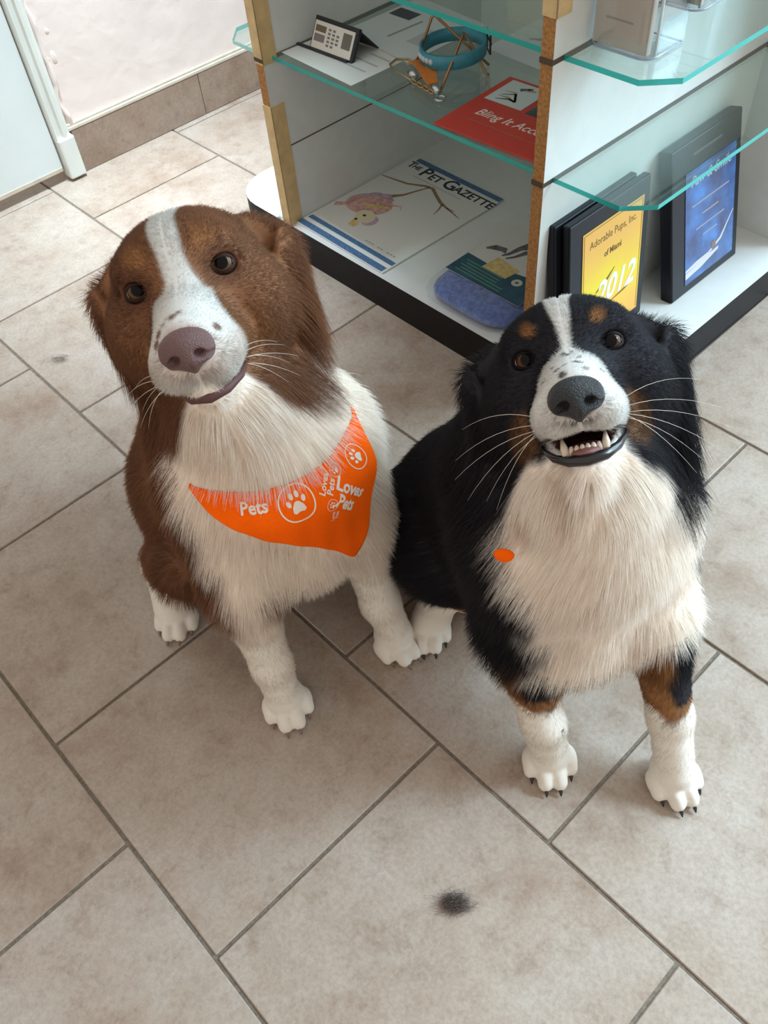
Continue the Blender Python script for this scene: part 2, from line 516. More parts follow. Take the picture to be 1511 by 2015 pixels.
decal('arm', [strip(M2([(0.12, 0.35), (0.06, 0.30), (0.03, 0.285)]), [0.012, 0.010, 0.012])], zt + 0.0001, PK, mag)
decal('foot', [strip(M2([(0.40, 0.50), (0.47, 0.53), (0.50, 0.50)]), [0.004, 0.003, 0.002])], zt + 0.0001, PK, mag)
decal('head', [ell(0.36 * mw, 0.31 * mh, 0.095 * mw, 0.062 * mh, -0.3)], zt + 0.0002, mat('printed_cream', (0.72, 0.66, 0.46), 0.5, 0.3), mag)
decal('cheek', [ell(0.43 * mw, 0.30 * mh, 0.065 * mw, 0.055 * mh, 0.2)], zt + 0.00015, PU, mag)
decal('snout', [M2([(0.31, 0.275), (0.40, 0.225), (0.385, 0.19), (0.335, 0.19)])], zt + 0.0003, OR, mag)
decal('eyes', [ell(0.345 * mw, 0.315 * mh, 0.0035, 0.003), ell(0.33 * mw, 0.255 * mh, 0.003, 0.003)], zt + 0.0004, DK, mag)
decal('byline', [strip([(0.60 * mw + k * 0.034 * mw, 0.148 * mh), (0.625 * mw + k * 0.034 * mw, 0.148 * mh)], 0.0022) for k in (0, 1, 2, 4, 5, 7, 8, 9)], zt, M_GREYINK, mag)

# towel pack ---------------------------------------------------------
pk = thing('towel_pack', 'blue towel folded in a clear bag under a green printed card, on the base board', 'towel', cabw(-1.42, 0.36, HB), CTH)
M_TOWEL = mat('blue_microfibre', (0.13, 0.19, 0.46), 0.95, 0.1, noise=0.35, scale=120, bump=0.9, bscale=260, sheen=0.6)


def pillow(name, rx, ry, h, m, parent, nx=26, ny=30, lump=0.0, inset=0.0, zoff=0.0, seed=0):
    rnd = np.random.default_rng(seed)
    ph = rnd.uniform(0, 6.28, 8)
    V, F = [], []
    n = nx
    for j in range(ny + 1):
        t = -math.pi / 2 + math.pi * j / ny
        for i in range(n):
            a = 2 * math.pi * i / n
            ca, sa = math.cos(a), math.sin(a)
            q = (abs(ca) ** 5 + abs(sa) ** 5) ** (-1 / 5)
            k = abs(math.cos(t)) ** 0.45
            x = rx * ca * q * k; y = ry * sa * q * k
            z = h / 2 + h / 2 * (math.copysign(abs(math.sin(t)) ** 0.7, math.sin(t)))
            if lump:
                z += lump * (0.5 * math.sin(x * 95 + ph[0]) * math.sin(y * 70 + ph[1]) + 0.5 * math.sin(x * 160 + y * 130 + ph[2])) * max(0, math.sin(t))
            V.append((x, y, max(z, 0.0004) + zoff))
    for j in range(ny):
        for i in range(n):
            F.append((j * n + i, j * n + (i + 1) % n, (j + 1) * n + (i + 1) % n, (j + 1) * n + i))
    return mesh_np(name, V, F, m, parent)


pillow('folded_towel', 0.080, 0.098, 0.0285, M_TOWEL, pk, 48, 20, lump=0.0016, seed=2)
pillow('clear_bag', 0.087, 0.110, 0.0300, M_FILM, pk, 48, 20, seed=3)
zc = 0.0308
bm = bmesh.new(); prism(bm, rounded(-0.075, 0.072, -0.053, 0.098, 0.012, (0, 0, 1, 1)), zc - 0.0006, zc)
card = obj('header_card', bm, mat('card_white', (0.66, 0.65, 0.62), 0.4, 0.4), pk)
TE = mat('card_green', (0.03, 0.085, 0.125), 0.4, 0.4, noise=0.25, scale=40)
decal('green_panel', [[(-0.075, -0.053), (0.072, -0.053), (0.072, 0.008), (0.035, 0.008), (-0.030, -0.004), (-0.066, -0.002), (-0.075, -0.002)]], zc + 0.0001, TE, card)
decal('text_lines', [strip([(-0.064 + 0.006 * (k % 2), -0.016 - 0.0068 * k), (0.010 - 0.006 * (k % 3) + 0.006 * k, -0.018 - 0.0068 * k)], 0.0024) for k in range(5)], zc + 0.0003, ink((0.11, 0.25, 0.19)), card)
decal('yellow_sticker', [[(-0.034, -0.015), (0.014, -0.016), (0.018, 0.012), (-0.030, 0.020)]], zc + 0.0005, mat('sticker', (0.62, 0.48, 0.20), 0.5, 0.3, noise=0.2, scale=120), card)
decal('badge', [ell(0.034, -0.012, 0.0085, 0.0085)], zc + 0.0005, ink((0.55, 0.55, 0.48)), card)
decal('badge_mark', [ell(0.034, -0.012, 0.003, 0.003)], zc + 0.0007, ink((0.14, 0.15, 0.14)), card)
M_PG = mat('printed_grey', (0.13, 0.12, 0.13), 0.5, 0.3, noise=0.4, scale=90)
for q_ in (strip([(-0.062, 0.026), (-0.052, 0.036), (-0.036, 0.040), (-0.030, 0.034)], [0.004, 0.013, 0.012, 0.003]),
           strip([(-0.030, 0.026), (-0.024, 0.036), (-0.020, 0.058), (-0.004, 0.085)], [0.003, 0.006, 0.010, 0.026]),
           strip([(-0.020, 0.024), (-0.012, 0.036), (-0.004, 0.058)], [0.003, 0.005, 0.010])):
    decal('picture', [q_], zc + 0.0002, M_PG, card)

# award plaques ------------------------------------------------------
M_BOARD = mat('black_plaque', (0.010, 0.011, 0.016), 0.30, 0.22)
M_BEVEL = mat('grey_plaque_edge', (0.05, 0.06, 0.075), 0.25, 0.5)


def plaque(name, label, w, h, t, y0, z0, xb, xt, zt_, m=M_BOARD):
    """board standing on the base, leaning back on the side panel; its local x runs along the panel, y up the face, z out of it"""
    o = thing(name, label, 'plaque')
    dx = (xt - xb); dz = (zt_ - z0)
    up = Vector((dx, 0, dz)).normalized()
    ax = Vector((0, 1, 0)); nz = ax.cross(up).normalized()
    R = Matrix((ax, up, nz)).transposed().to_4x4()
    o.matrix_world = Matrix.Translation(cabw(xb, y0, z0)) @ Matrix.Rotation(CTH, 4, 'Z') @ R
    bm = bmesh.new(); box(bm, (w / 2, h / 2, -t / 2), (w, h, t), bev=0.0022, seg=2)
    obj('board', bm, m, o)
    return o


ph_ = 0.700 * S
pl0 = plaque('award_plaque', 'black plaque tucked behind the yellow award, edge only showing', 0.55 * S, ph_, 0.014, 0.060, HB + 0.004, -0.842, -0.918, HB + 0.70)
pl1 = plaque('award_plaque', 'black award plaque with yellow 2012 certificate, leaning on the side panel', 0.55 * S, ph_, 0.012, 0.095, HB + 0.004, -0.795, -0.868, HB + 0.69)
W_ = 0.55 * S
YEL, nt, b = new_mat('gold_certificate')
tc = nt.nodes.new('ShaderNodeTexCoord'); no = nt.nodes.new('ShaderNodeTexNoise'); no.inputs['Scale'].default_value = 14; no.inputs['Detail'].default_value = 4
sep = nt.nodes.new('ShaderNodeSeparateXYZ'); nt.links.new(tc.outputs['Generated'], sep.inputs[0]); nt.links.new(tc.outputs['Object'], no.inputs['Vector'])
ad = nt.nodes.new('ShaderNodeMath'); ad.operation = 'MULTIPLY_ADD'; ad.inputs[1].default_value = 0.35; nt.links.new(no.outputs['Fac'], ad.inputs[0]); nt.links.new(sep.outputs['Y'], ad.inputs[2])
rr = ramp(nt, ad.outputs[0], [(0.22, (0.80, 0.40, 0.05)), (0.45, (0.82, 0.52, 0.03)), (0.62, (0.80, 0.62, 0.01)), (0.80, (0.80, 0.50, 0.05)), (1.0, (0.80, 0.42, 0.08))])
nt.links.new(rr.outputs[0], b.inputs['Base Color']); b.inputs['Roughness'].default_value = 0.3
cx0, cx1, cy0, cy1 = 0.085 * S, 0.505 * S, 0.055 * S, 0.625 * S
decal('certificate', [rect(cx0, cx1, cy0, cy1)], 0.0002, YEL, pl1, 0.0006)
decal('border_line', [strip([(cx0 + .003, cy0 + .003), (cx0 + .003, cy1 - .003)], .0008), strip([(cx1 - .003, cy0 + .003), (cx1 - .003, cy1 - .003)], .0008), strip([(cx0 + .003, cy1 - .003), (cx1 - .003, cy1 - .003)], .0008)], 0.0009, ink((0.25, 0.13, 0.03)), pl1)
IK = ink((0.16, 0.09, 0.03))
words('Adorable Pups, Inc.', (cx0 + cx1) / 2, 0.535 * S, 0.0009, 0.0155, IK, pl1, align='CENTER', sx=0.82)
words('of Miami', (cx0 + cx1) / 2, 0.455 * S, 0.0009, 0.0125, IK, pl1, align='CENTER', sx=0.85, bold=0.0003)
words('2012', (cx0 + cx1) / 2 + 0.008, 0.225 * S, 0.0010, 0.050, ink((0.80, 0.82, 0.80)), pl1, align='CENTER', shear=0.30, sx=0.86, bold=0.0012)
decal('pen_marks', [strip([(cx0 + 0.030, 0.30 * S), (cx0 + 0.055, 0.335 * S), (cx0 + 0.07, 0.37 * S)], [0.002, 0.004, 0.001]), strip([(cx0 + 0.060, 0.20 * S), (cx0 + 0.095, 0.215 * S), (cx1 - 0.012, 0.235 * S)], [0.001, 0.003, 0.001])], 0.0009, IK, pl1)

pl2 = plaque('award_plaque', 'black award plaque with blue certificate, standing right of the yellow one', 0.555 * S, 0.735 * S, 0.020, 0.79, HB + 0.003, -0.716, -0.872, HB + 0.70)
BLU, nt, b = new_mat('blue_certificate')
tc = nt.nodes.new('ShaderNodeTexCoord'); no = nt.nodes.new('ShaderNodeTexNoise'); no.inputs['Scale'].default_value = 22; no.inputs['Detail'].default_value = 3
nt.links.new(tc.outputs['Object'], no.inputs['Vector'])
rr = ramp(nt, no.outputs['Fac'], [(0.35, (0.035, 0.06, 0.17)), (0.5, (0.045, 0.11, 0.32)), (0.66, (0.06, 0.20, 0.55))])
nt.links.new(rr.outputs[0], b.inputs['Base Color']); b.inputs['Roughness'].default_value = 0.25
bx0, bx1, by0, by1 = 0.105 * S, 0.51 * S, 0.045 * S, 0.60 * S
decal('certificate', [rect(bx0, bx1, by0, by1)], 0.0002, BLU, pl2, 0.0006)
WH = ink((0.58, 0.58, 0.60)); GR = ink((0.34, 0.33, 0.37))
words('Paw & Smile', (bx0 + bx1) / 2, 0.520 * S, 0.0009, 0.021, ink((0.45, 0.46, 0.50)), pl2, align='CENTER', shear=0.3, sx=0.95, bold=0.0002)
decal('text_lines', [strip([((bx0 + bx1) / 2 - l, y * S), ((bx0 + bx1) / 2 + l, y * S)], 0.0022) for y, l in ((0.425, 0.046), (0.36, 0.02), (0.30, 0.036), (0.25, 0.018))], 0.0009, GR, pl2)
decal('swoosh', [strip([(bx0 + 0.001, 0.115 * S), (bx0 + 0.03, 0.125 * S), (bx0 + 0.06, 0.13 * S), (bx0 + 0.09, 0.165 * S), (bx1 - 0.002, 0.27 * S)], [0.004, 0.006, 0.004, 0.005, 0.002]),
                 [(bx0 + 0.001, 0.075 * S), (bx0 + 0.04, 0.085 * S), (bx0 + 0.085, 0.115 * S), (bx0 + 0.085, 0.13 * S), (bx0 + 0.05, 0.122 * S), (bx0 + 0.001, 0.105 * S)]], 0.0009, WH, pl2)
decal('seal', [ell(bx0 + 0.072, 0.155 * S, 0.006, 0.007)], 0.0010, ink((0.24, 0.17, 0.14)), pl2)
decal('label_strip', [strip([(0.05, 0.668 * S), (0.12, 0.668 * S)], 0.004)], 0.0003, M_BEVEL, pl2)

# ------------------------------------------------------------------ things on the lower glass shelf
ZS = 1.11


def sheet(name, label, cat, pts, z, m=M_PAPER, th=0.0004, group=None):
    o0 = cabw(pts[0][0], pts[0][1], z)
    bm = bmesh.new()
    prism(bm, [((p[0] - pts[0][0]) * S, (p[1] - pts[0][1]) * S) for p in pts], 0.0, th)
    o = obj(name, bm, m)
    o.location = o0; o.rotation_euler = (0, 0, CTH)
    return tag(o, label, cat, group)


M_PAP2 = mat('cool_white_paper', (0.66, 0.69, 0.72), 0.5, 0.4)
sh1 = sheet('paper_sheet', 'white printed sheet under the desk calendar, at the front of the shelf', 'paper', [(-2.685, 0.105), (-2.145, 0.080), (-2.135, 0.50), (-2.66, 0.52)], ZS + 0.002, M_PAPER)
decal('print', [strip([(0.09 + 0.01 * k, 0.035 + 0.022 * k), (0.15 + 0.002 * k, 0.033 + 0.022 * k)], 0.004) for k in range(3)], 0.0005, ink((0.45, 0.48, 0.56)), sh1)
decal('print_rose', [strip([(0.10, 0.105), (0.155, 0.098)], 0.016)], 0.0005, ink((0.60, 0.50, 0.49)), sh1)
sh2 = sheet('paper_sheet', 'pale sheet with a dark block, lying behind the desk calendar', 'paper', [(-2.62, 0.46), (-2.10, 0.40), (-2.09, 0.93), (-2.60, 0.98)], ZS + 0.0036, M_PAP2)
decal('print_block', [rect(0.01, 0.055, 0.085, 0.112)], 0.0005, ink((0.07, 0.08, 0.10)), sh2)
decal('print_block', [strip([(0.07, 0.025), (0.075, 0.095)], 0.005)], 0.0005, ink((0.32, 0.34, 0.38)), sh2)
decal('print_panel', [rect(0.105, 0.15, 0.03, 0.08)], 0.0005, ink((0.52, 0.51, 0.53)), sh2)
sh3 = sheet('paper_sheet', 'pale blue card lying behind the turquoise collar', 'paper', [(-1.92, 0.74), (-1.12, 0.70), (-1.10, 1.12), (-1.93, 1.14)], ZS + 0.002, M_PAP2)
for q_ in (strip([(0.03, 0.06), (0.06, 0.075), (0.085, 0.07)], [0.004, 0.012, 0.004]), strip([(0.12, 0.06), (0.16, 0.075)], 0.012)):
    decal('print', [q_], 0.0005, ink((0.22, 0.25, 0.32)), sh3)

cal = thing('desk_calendar', 'small black easel calendar with brown and black squares, on the glass shelf', 'calendar', cabw(-2.640, 0.205, ZS) + Vector((0, 0, 0.0012)), CTH + 0.04)
cw, ch = 0.285 * S, 0.0425
lean = 0.50
Rl = Matrix.Rotation(math.pi / 2 - lean, 4, 'X')
M_BLK = mat('black_card', (0.02, 0.021, 0.028), 0.5, 0.4)
fc = thing('front_panel', None, None); fc.parent = cal; fc.matrix_local = Matrix.Translation((0.012, 0.004, 0)) @ Rl
bpy.data.objects.remove(fc)


def on_front(o):
    o.matrix_local = Matrix.Translation((0.012, 0.004, 0.0)) @ Rl
    return o


on_front(boxo('front_panel', (cw / 2, ch / 2, -0.003), (cw + 0.004, ch + 0.006, 0.006), M_BLK, cal, 0.001))
pgs = on_front(boxo('page', (cw / 2 - 0.001, ch / 2, 0.0006), (cw - 0.004, ch - 0.006, 0.0012), mat('calendar_page', (0.70, 0.66, 0.60), 0.5, 0.4), cal))
fx = cw - 0.004
decal('photo', [rect(.004, .026, .0255, .034)], 0.0013, ink((0.17, 0.12, 0.085)), pgs)
decal('photo', [rect(.004, .026, .0125, .0225)], 0.0013, ink((0.22, 0.18, 0.19)), pgs)
decal('photo', [rect(.062, .080, .014, .0345)], 0.0013, ink((0.16, 0.14, 0.12)), pgs)
decal('day_squares', [rect(.031 + .009 * i, .0365 + .009 * i, .0095 + .0052 * j, .0125 + .0052 * j) for i in range(3) for j in range(5) if not (i == 2 and j in (0, 4))], 0.0013, ink((0.20, 0.17, 0.19)), pgs)
bm = bmesh.new()
yt, zt2 = 0.004 + ch * math.sin(lean), ch * math.cos(lean)
y2 = yt + 0.036
for xa in (0.010, cw + 0.012):
    pass
q = [(0.012, yt, zt2), (0.012 + cw, yt, zt2), (0.012 + cw, y2, 0.001), (0.012, y2, 0.001)]
a = [bm.verts.new(p) for p in q]; b2 = [bm.verts.new((p[0], p[1] + 0.002, p[2] + 0.001)) for p in q]
bm.faces.new(a); bm.faces.new(b2[::-1])
for i in range(4): bm.faces.new((a[i], b2[i], b2[(i + 1) % 4], a[(i + 1) % 4]))
obj('back_leg', bm, M_BLK, cal)
boxo('foot_bar', (cw / 2 - 0.004, 0.0025, 0.0015), (cw + 0.022, 0.005, 0.003), M_BLK, cal, 0.0008)

# turquoise collar on a copper wire stand ----------------------------
cc = cabw(-1.965, 0.61, ZS)
M_COPPER = mat('copper_wire', (0.36, 0.20, 0.10), 0.35, 0.5, metal=0.9)
ws = thing('wire_stand', 'copper wire stand of crossed bent rods holding up the turquoise collar', 'stand', cc, CTH)


def cl(x, y, z):
    """display-frame tiles relative to the stand"""
    return ((x + 1.965) * S, (y - 0.61) * S, z)


for pts in ([cl(-2.050, 0.400, .002), cl(-2.032, 0.495, .057), cl(-2.027, .505, .060), cl(-2.016, 0.512, .058), cl(-1.90, 0.56, .030), cl(-1.78, 0.61, .002)],
            [cl(-1.775, 0.282, .002), cl(-1.825, 0.480, .050), cl(-1.831, 0.492, .053), cl(-1.822, 0.500, .050), cl(-1.73, 0.534, .003), cl(-1.716, 0.538, .002)]):
    bm = bmesh.new(); tube(bm, pts, 0.0019, 8); obj('wire', bm, M_COPPER, ws, True)
col_ = thing('dog_collar', 'turquoise leather dog collar buckled into a ring on the wire stand', 'collar', cabw(-1.905, 0.500, ZS) + Vector((0, 0, 0.017)), CTH)
M_TURQ = mat('turquoise_leather', (0.045, 0.25, 0.34), 0.45, 0.5, noise=0.12, scale=90)
bm = bmesh.new()
n = 56
RC, TH, BH = 0.0435, 0.0032, 0.019
prof = [(RC, 0), (RC + TH, 0.001), (RC + TH, BH - 0.001), (RC, BH)]
rg = []
for k in range(n):
    a = 2 * math.pi * k / n
    tz = 0.004 * math.sin(a + 0.6)
    rg.append([bm.verts.new((r * math.cos(a) * 1.04, r * math.sin(a) * 0.96, z + tz)) for r, z in prof])
for k in range(n):
    A, B = rg[k], rg[(k + 1) % n]
    for i in range(4):
        bm.faces.new((A[i], A[(i + 1) % 4], B[(i + 1) % 4], B[i]))
obj('strap', bm, M_TURQ, col_, True)
M_STEEL = mat('steel', (0.55, 0.55, 0.56), 0.25, 0.5, metal=1.0)
bm = bmesh.new()
a = 0.95
bc = Vector((RC * 1.06 * math.cos(a), RC * math.sin(a), 0.013))
t = Vector((-math.sin(a), math.cos(a), 0)); ou = Vector((math.cos(a), math.sin(a), 0)) * 0.006
tube(bm, [bc + ou + t * 0.011 + Vector((0, 0, 0.013)), bc + ou - t * 0.011 + Vector((0, 0, 0.013)), bc + ou - t * 0.011 - Vector((0, 0, 0.013)), bc + ou + t * 0.011 - Vector((0, 0, 0.013))], 0.0014, 6, closed=True)
tube(bm, [bc + ou * 1.2 - t * 0.012, bc + ou * 1.3 + t * 0.014], 0.0012, 6)
obj('buckle', bm, mat('dark_buckle', (0.05, 0.05, 0.06), 0.4, 0.5, metal=0.6), col_)
for k in range(5):
    a = -1.75 - 0.16 * k + 0.2
    bm = bmesh.new()
    bmesh.ops.create_uvsphere(bm, u_segments=8, v_segments=5, radius=0.0042, matrix=Matrix.Translation(((RC + TH) * 1.04 * math.cos(a), (RC + TH) * 0.96 * math.sin(a), BH / 2 + 0.004 * math.sin(a + 0.6))) @ Matrix.Diagonal((1, .6, 1, 1)))
    obj('stud', bm, mat('pearl_stud', (0.50, 0.55, 0.60), 0.25, 0.6), col_, True)

# orange leather lead clip -------------------------------------------
kc = thing('lead_clip', 'orange leather loop with brass chain and silver snap clip, in front of the collar', 'clip', cabw(-1.95, 0.335, ZS) + Vector((0, 0, 0.0002)), CTH)
k_ = lambda x, y, z: ((x + 1.95) * S, (y - 0.335) * S, z)
M_ORL = mat('orange_leather', (0.62, 0.20, 0.035), 0.5, 0.4, noise=0.15, scale=140)
for dy, z0, bulge in ((0.0, 0.004, 0.006), (0.045, 0.004, 0.010)):
    bm = bmesh.new()
    P = [k_(-2.075, 0.385 + dy, z0), k_(-2.03, 0.385 + dy * 1.1, z0 + bulge), k_(-1.95, 0.345 + dy, z0 + bulge), k_(-1.83, 0.285 + dy * 0.3, z0 + 0.002)]
    for i in range(len(P) - 1):
        p, q2 = Vector(P[i]), Vector(P[i + 1]); d = (q2 - p).normalized(); s_ = d.cross(Vector((0, 0, 1))).normalized() * 0.006; u = Vector((0, 0, 0.002))
        vv = [bm.verts.new(x) for x in (p - s_, p + s_, q2 + s_, q2 - s_, p - s_ + u, p + s_ + u, q2 + s_ + u, q2 - s_ + u)]
        for f in ((3, 2, 1, 0), (4, 5, 6, 7), (0, 1, 5, 4), (1, 2, 6, 5), (2, 3, 7, 6), (3, 0, 4, 7)): bm.faces.new([vv[i2] for i2 in f])
    obj('leather_strap', bm, M_ORL, kc)
M_BRASS = mat('aged_brass', (0.42, 0.30, 0.16), 0.4, 0.5, metal=0.8)
bm = bmesh.new()
loop = [k_(-2.06, .40, .004), k_(-2.12, .42, .003), k_(-2.165, .385, .003), k_(-2.15, .33, .003), k_(-2.10, .30, .003), k_(-2.03, .295, .003), k_(-1.95, .275, .003)]
tube(bm, loop, 0.0014, 6)
obj('chain_loop', bm, M_BRASS, kc, True)
bm = bmesh.new()
for k in range(7):
    a_ = k / 6
    c_ = Vector(k_(-1.93 + 0.13 * a_, 0.27 - 0.02 * a_, 0.004))
    tube(bm, [c_ + Vector((0.005 * math.cos(t), 0.0035 * math.sin(t) * (k % 2), 0.0028 * math.sin(t) * ((k + 1) % 2))) for t in [2 * math.pi * j / 8 for j in range(8)]], 0.0011, 5, closed=True)
obj('chain_links', bm, M_BRASS, kc, True)
bm = bmesh.new()
tube(bm, [k_(-1.82, .285, .006), k_(-1.79, .27, .007), k_(-1.76, .258, .006)], [0.004, 0.0055, 0.004], 10)
tube(bm, [Vector(k_(-1.725, .235, .003)) + Vector((0.007 * math.cos(t), 0.007 * math.sin(t), 0)) for t in [2 * math.pi * j / 12 for j in range(12)]], 0.0016, 6, closed=True)
obj('snap_hook', bm, M_STEEL, kc, True)
bm = bmesh.new(); tube(bm, [k_(-2.0, .315, .006), k_(-1.97, .305, .0075), k_(-1.945, .30, .006)], [0.004, 0.006, 0.004], 10)
obj('clasp', bm, M_STEEL, kc, True)

# red brochure --------------------------------------------------------
rw = 0.60 * S
rb = thing('brochure', 'red fashion brochure with white script, on the glass shelf against the side panel', 'brochure', cabw(-1.602, 0.062, ZS) + Vector((0, 0, 0.0006)), CTH + 0.05)
bm = bmesh.new(); box(bm, (rw / 2, 0.260 * S, 0.001), (rw, 0.52 * S, 0.002), bev=0.0004, seg=1)
obj('cover', bm, mat('red_cover', (0.52, 0.045, 0.03), 0.4, 0.4, noise=0.05, scale=60), rb)
zt = 0.0021
decal('photo', [rect(0.035 * S, 0.235 * S, 0.295 * S, 0.50 * S)], zt, mat('photo_pale', (0.56, 0.62, 0.64), 0.4, 0.4), rb)
FEATH = ink((0.10, 0.12, 0.14)); FE2 = ink((0.36, 0.28, 0.16))
decal('feathers', [strip([(0.17 * S, 0.34 * S), (0.13 * S, 0.345 * S + 0.008 * k), (0.075 * S, (0.32 + 0.022 * k) * S)], [0.003, 0.004, 0.001]) for k in range(0, 4, 2)] + [strip([(0.12 * S, 0.44 * S), (0.165 * S, 0.475 * S)], [0.008, 0.004])], zt + 0.0002, FEATH, rb)
decal('feathers', [strip([(0.17 * S, 0.335 * S), (0.12 * S, 0.33 * S + 0.008 * k), (0.07 * S, (0.325 + 0.025 * k) * S)], [0.003, 0.004, 0.001]) for k in range(1, 4, 2)] + [strip([(0.15 * S, 0.455 * S), (0.19 * S, 0.462 * S)], [0.008, 0.003])], zt + 0.0002, FE2, rb)
decal('photo', [rect(0.265 * S, 0.45 * S, 0.285 * S, 0.50 * S)], zt, mat('photo_dark', (0.06, 0.075, 0.08), 0.4, 0.4, noise=0.5, scale=50), rb)
decal('photo', [rect(0.48 * S, 0.58 * S, 0.285 * S, 0.50 * S)], zt, mat('photo_tan', (0.40, 0.33, 0.26), 0.4, 0.4), rb)
words('Bling It Accessories', 0.085 * S, 0.165 * S, zt, 0.0235, ink((0.74, 0.68, 0.64)), rb, shear=0.25, sx=0.86, bold=0.0002)
decal('small_print', [strip([(0.09 * S, 0.115 * S), (0.26 * S, 0.112 * S)], 0.0012), strip([(0.27 * S, 0.112 * S), (0.50 * S, 0.108 * S)], 0.0012)], zt, ink((0.40, 0.16, 0.10)), rb)

# ------------------------------------------------------------------ things on the upper glass shelves
ZU = 1.568


def acrylic_box(bm, x0, x1, y0, y1, z0, z1, r=0.016, t=0.0022, corners=(1, 1, 0, 0)):
    o_ = rounded(x0, x1, y0, y1, r, corners); i_ = rounded(x0 + t, x1 - t, y0 + t, y1 - t, max(r - t, 0.001), corners)
    n = len(o_)
    lo = [bm.verts.new((*p, z0)) for p in o_]; hi = [bm.verts.new((*p, z1)) for p in o_]
    li = [bm.verts.new((*p, z0 + t)) for p in i_]; hi_ = [bm.verts.new((*p, z1)) for p in i_]
    for k in range(n):
        k2 = (k + 1) % n
        bm.faces.new((lo[k], lo[k2], hi[k2], hi[k])); bm.faces.new((li[k2], li[k], hi_[k], hi_[k2])); bm.faces.new((hi[k], hi[k2], hi_[k2], hi_[k]))
    bm.faces.new(lo[::-1]); bm.faces.new(li)


bh = thing('brochure_holder', 'clear acrylic brochure holder with beige leaflets, upper shelf beside the taped panel edge', 'brochure holder', cabw(-0.938, 0.165, ZU) + Vector((0, 0, 0.0002)), CTH)
bm = bmesh.new(); acrylic_box(bm, 0.0, 0.262 * S, 0.0, 0.20 * S, 0.0, 0.20)
obj('front_pocket', bm, M_ACRYL, bh, False)
bm = bmesh.new(); acrylic_box(bm, 0.05 * S, 0.295 * S, 0.205 * S, 0.36 * S, 0.030, 0.26)
obj('rear_pocket', bm, M_ACRYL, bh, False)
M_RIM = mat('acrylic_rim', (0.34, 0.38, 0.48), 0.2, 0.6)
M_GLINT = mat('acrylic_painted_glint', (0.78, 0.84, 0.86), 0.15, 0.7)  # glint painted as a paler colour along the pocket's corner
bm = bmesh.new(); tube(bm, [(p[0], p[1], 0.0016) for p in rounded(0.001, 0.261 * S, 0.001, 0.199 * S, 0.016, (1, 1, 0, 0))], 0.0012, 6, closed=True)
obj('bottom_rim', bm, M_RIM, bh, True)
bm = bmesh.new(); tube(bm, [(p[0], p[1], 0.031) for p in rounded(0.051 * S, 0.294 * S, 0.206 * S, 0.359 * S, 0.016, (1, 1, 0, 0))], 0.0010, 6, closed=True)
obj('bottom_rim', bm, M_RIM, bh, True)
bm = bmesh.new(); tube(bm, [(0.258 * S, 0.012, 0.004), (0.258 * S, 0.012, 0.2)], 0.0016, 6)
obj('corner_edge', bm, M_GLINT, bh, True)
bm = bmesh.new(); tube(bm, [(0.006, 0.008, 0.004), (0.006, 0.008, 0.2)], 0.0018, 6); tube(bm, [(0.285 * S, 0.22 * S, 0.034), (0.285 * S, 0.22 * S, 0.25)], 0.0012, 6)
obj('corner_edge', bm, M_RIM, bh, True)
lf = boxo('leaflet', (0.125 * S, 0.010, 0.098), (0.222 * S, 0.008, 0.19), mat('beige_leaflet', (0.60, 0.51, 0.43), 0.5, 0.3, noise=0.04, scale=30), bh)
boxo('leaflet', (0.175 * S, 0.235 * S, 0.13), (0.22 * S, 0.006, 0.19), mat('cream_leaflet', (0.58, 0.54, 0.42), 0.5, 0.3), bh)
bm = bmesh.new()
for (cx, cz, rx, rz_, th) in ((0.112 * S, 0.086, 0.014, 0.011, 0.0), (0.15 * S, 0.075, 0.012, 0.008, 0.3)):
    e_ = ell(cx, cz, rx, rz_, th); vs = [bm.verts.new((p[0], 0.0057, p[1])) for p in e_]; bm.faces.new(vs)
obj('leaflet_picture', bm, ink((0.10, 0.09, 0.13)), lf)
bm = bmesh.new(); e_ = ell(0.18 * S, 0.074, 0.007, 0.011, -0.5); bm.faces.new([bm.verts.new((p[0], 0.0055, p[1])) for p in e_]); obj('leaflet_picture', bm, ink((0.50, 0.20, 0.08)), lf)
bm = bmesh.new(); vs = strip([(0.06 * S, 0.030), (0.17 * S, 0.030)], 0.002); bm.faces.new([bm.verts.new((p[0], 0.0057, p[1])) for p in vs]); obj('leaflet_text', bm, ink((0.40, 0.32, 0.27)), lf)

jar = thing('plastic_canister', 'clear frosted plastic canister at the far end of the upper right shelf', 'canister', cabw(-0.735, 0.96, ZU) + Vector((0, 0, 0.0002)), CTH)
bm = bmesh.new()
pr = [(0.0, 0.0), (0.044, 0.0), (0.050, 0.006), (0.052, 0.03), (0.054, 0.15), (0.050, 0.16)]
ng = 28
rs = [[bm.verts.new((r * math.cos(2 * math.pi * k / ng), r * math.sin(2 * math.pi * k / ng), z)) for k in range(ng)] for r, z in pr[1:]]
for A, B in zip(rs[:-1], rs[1:]):
    for k in range(ng): bm.faces.new((A[k], A[(k + 1) % ng], B[(k + 1) % ng], B[k]))
bm.faces.new(rs[0][::-1])
obj('body', bm, pane_mat('frosted_plastic', (0.86, 0.88, 0.90), rough=0.25), jar, True)
bm = bmesh.new(); bmesh.ops.create_cone(bm, cap_ends=True, segments=28, radius1=0.053, radius2=0.053, depth=0.02, matrix=Matrix.Translation((0, 0, 0.168)))
obj('lid', bm, mat('lavender_lid', (0.55, 0.55, 0.68), 0.4, 0.4), jar)

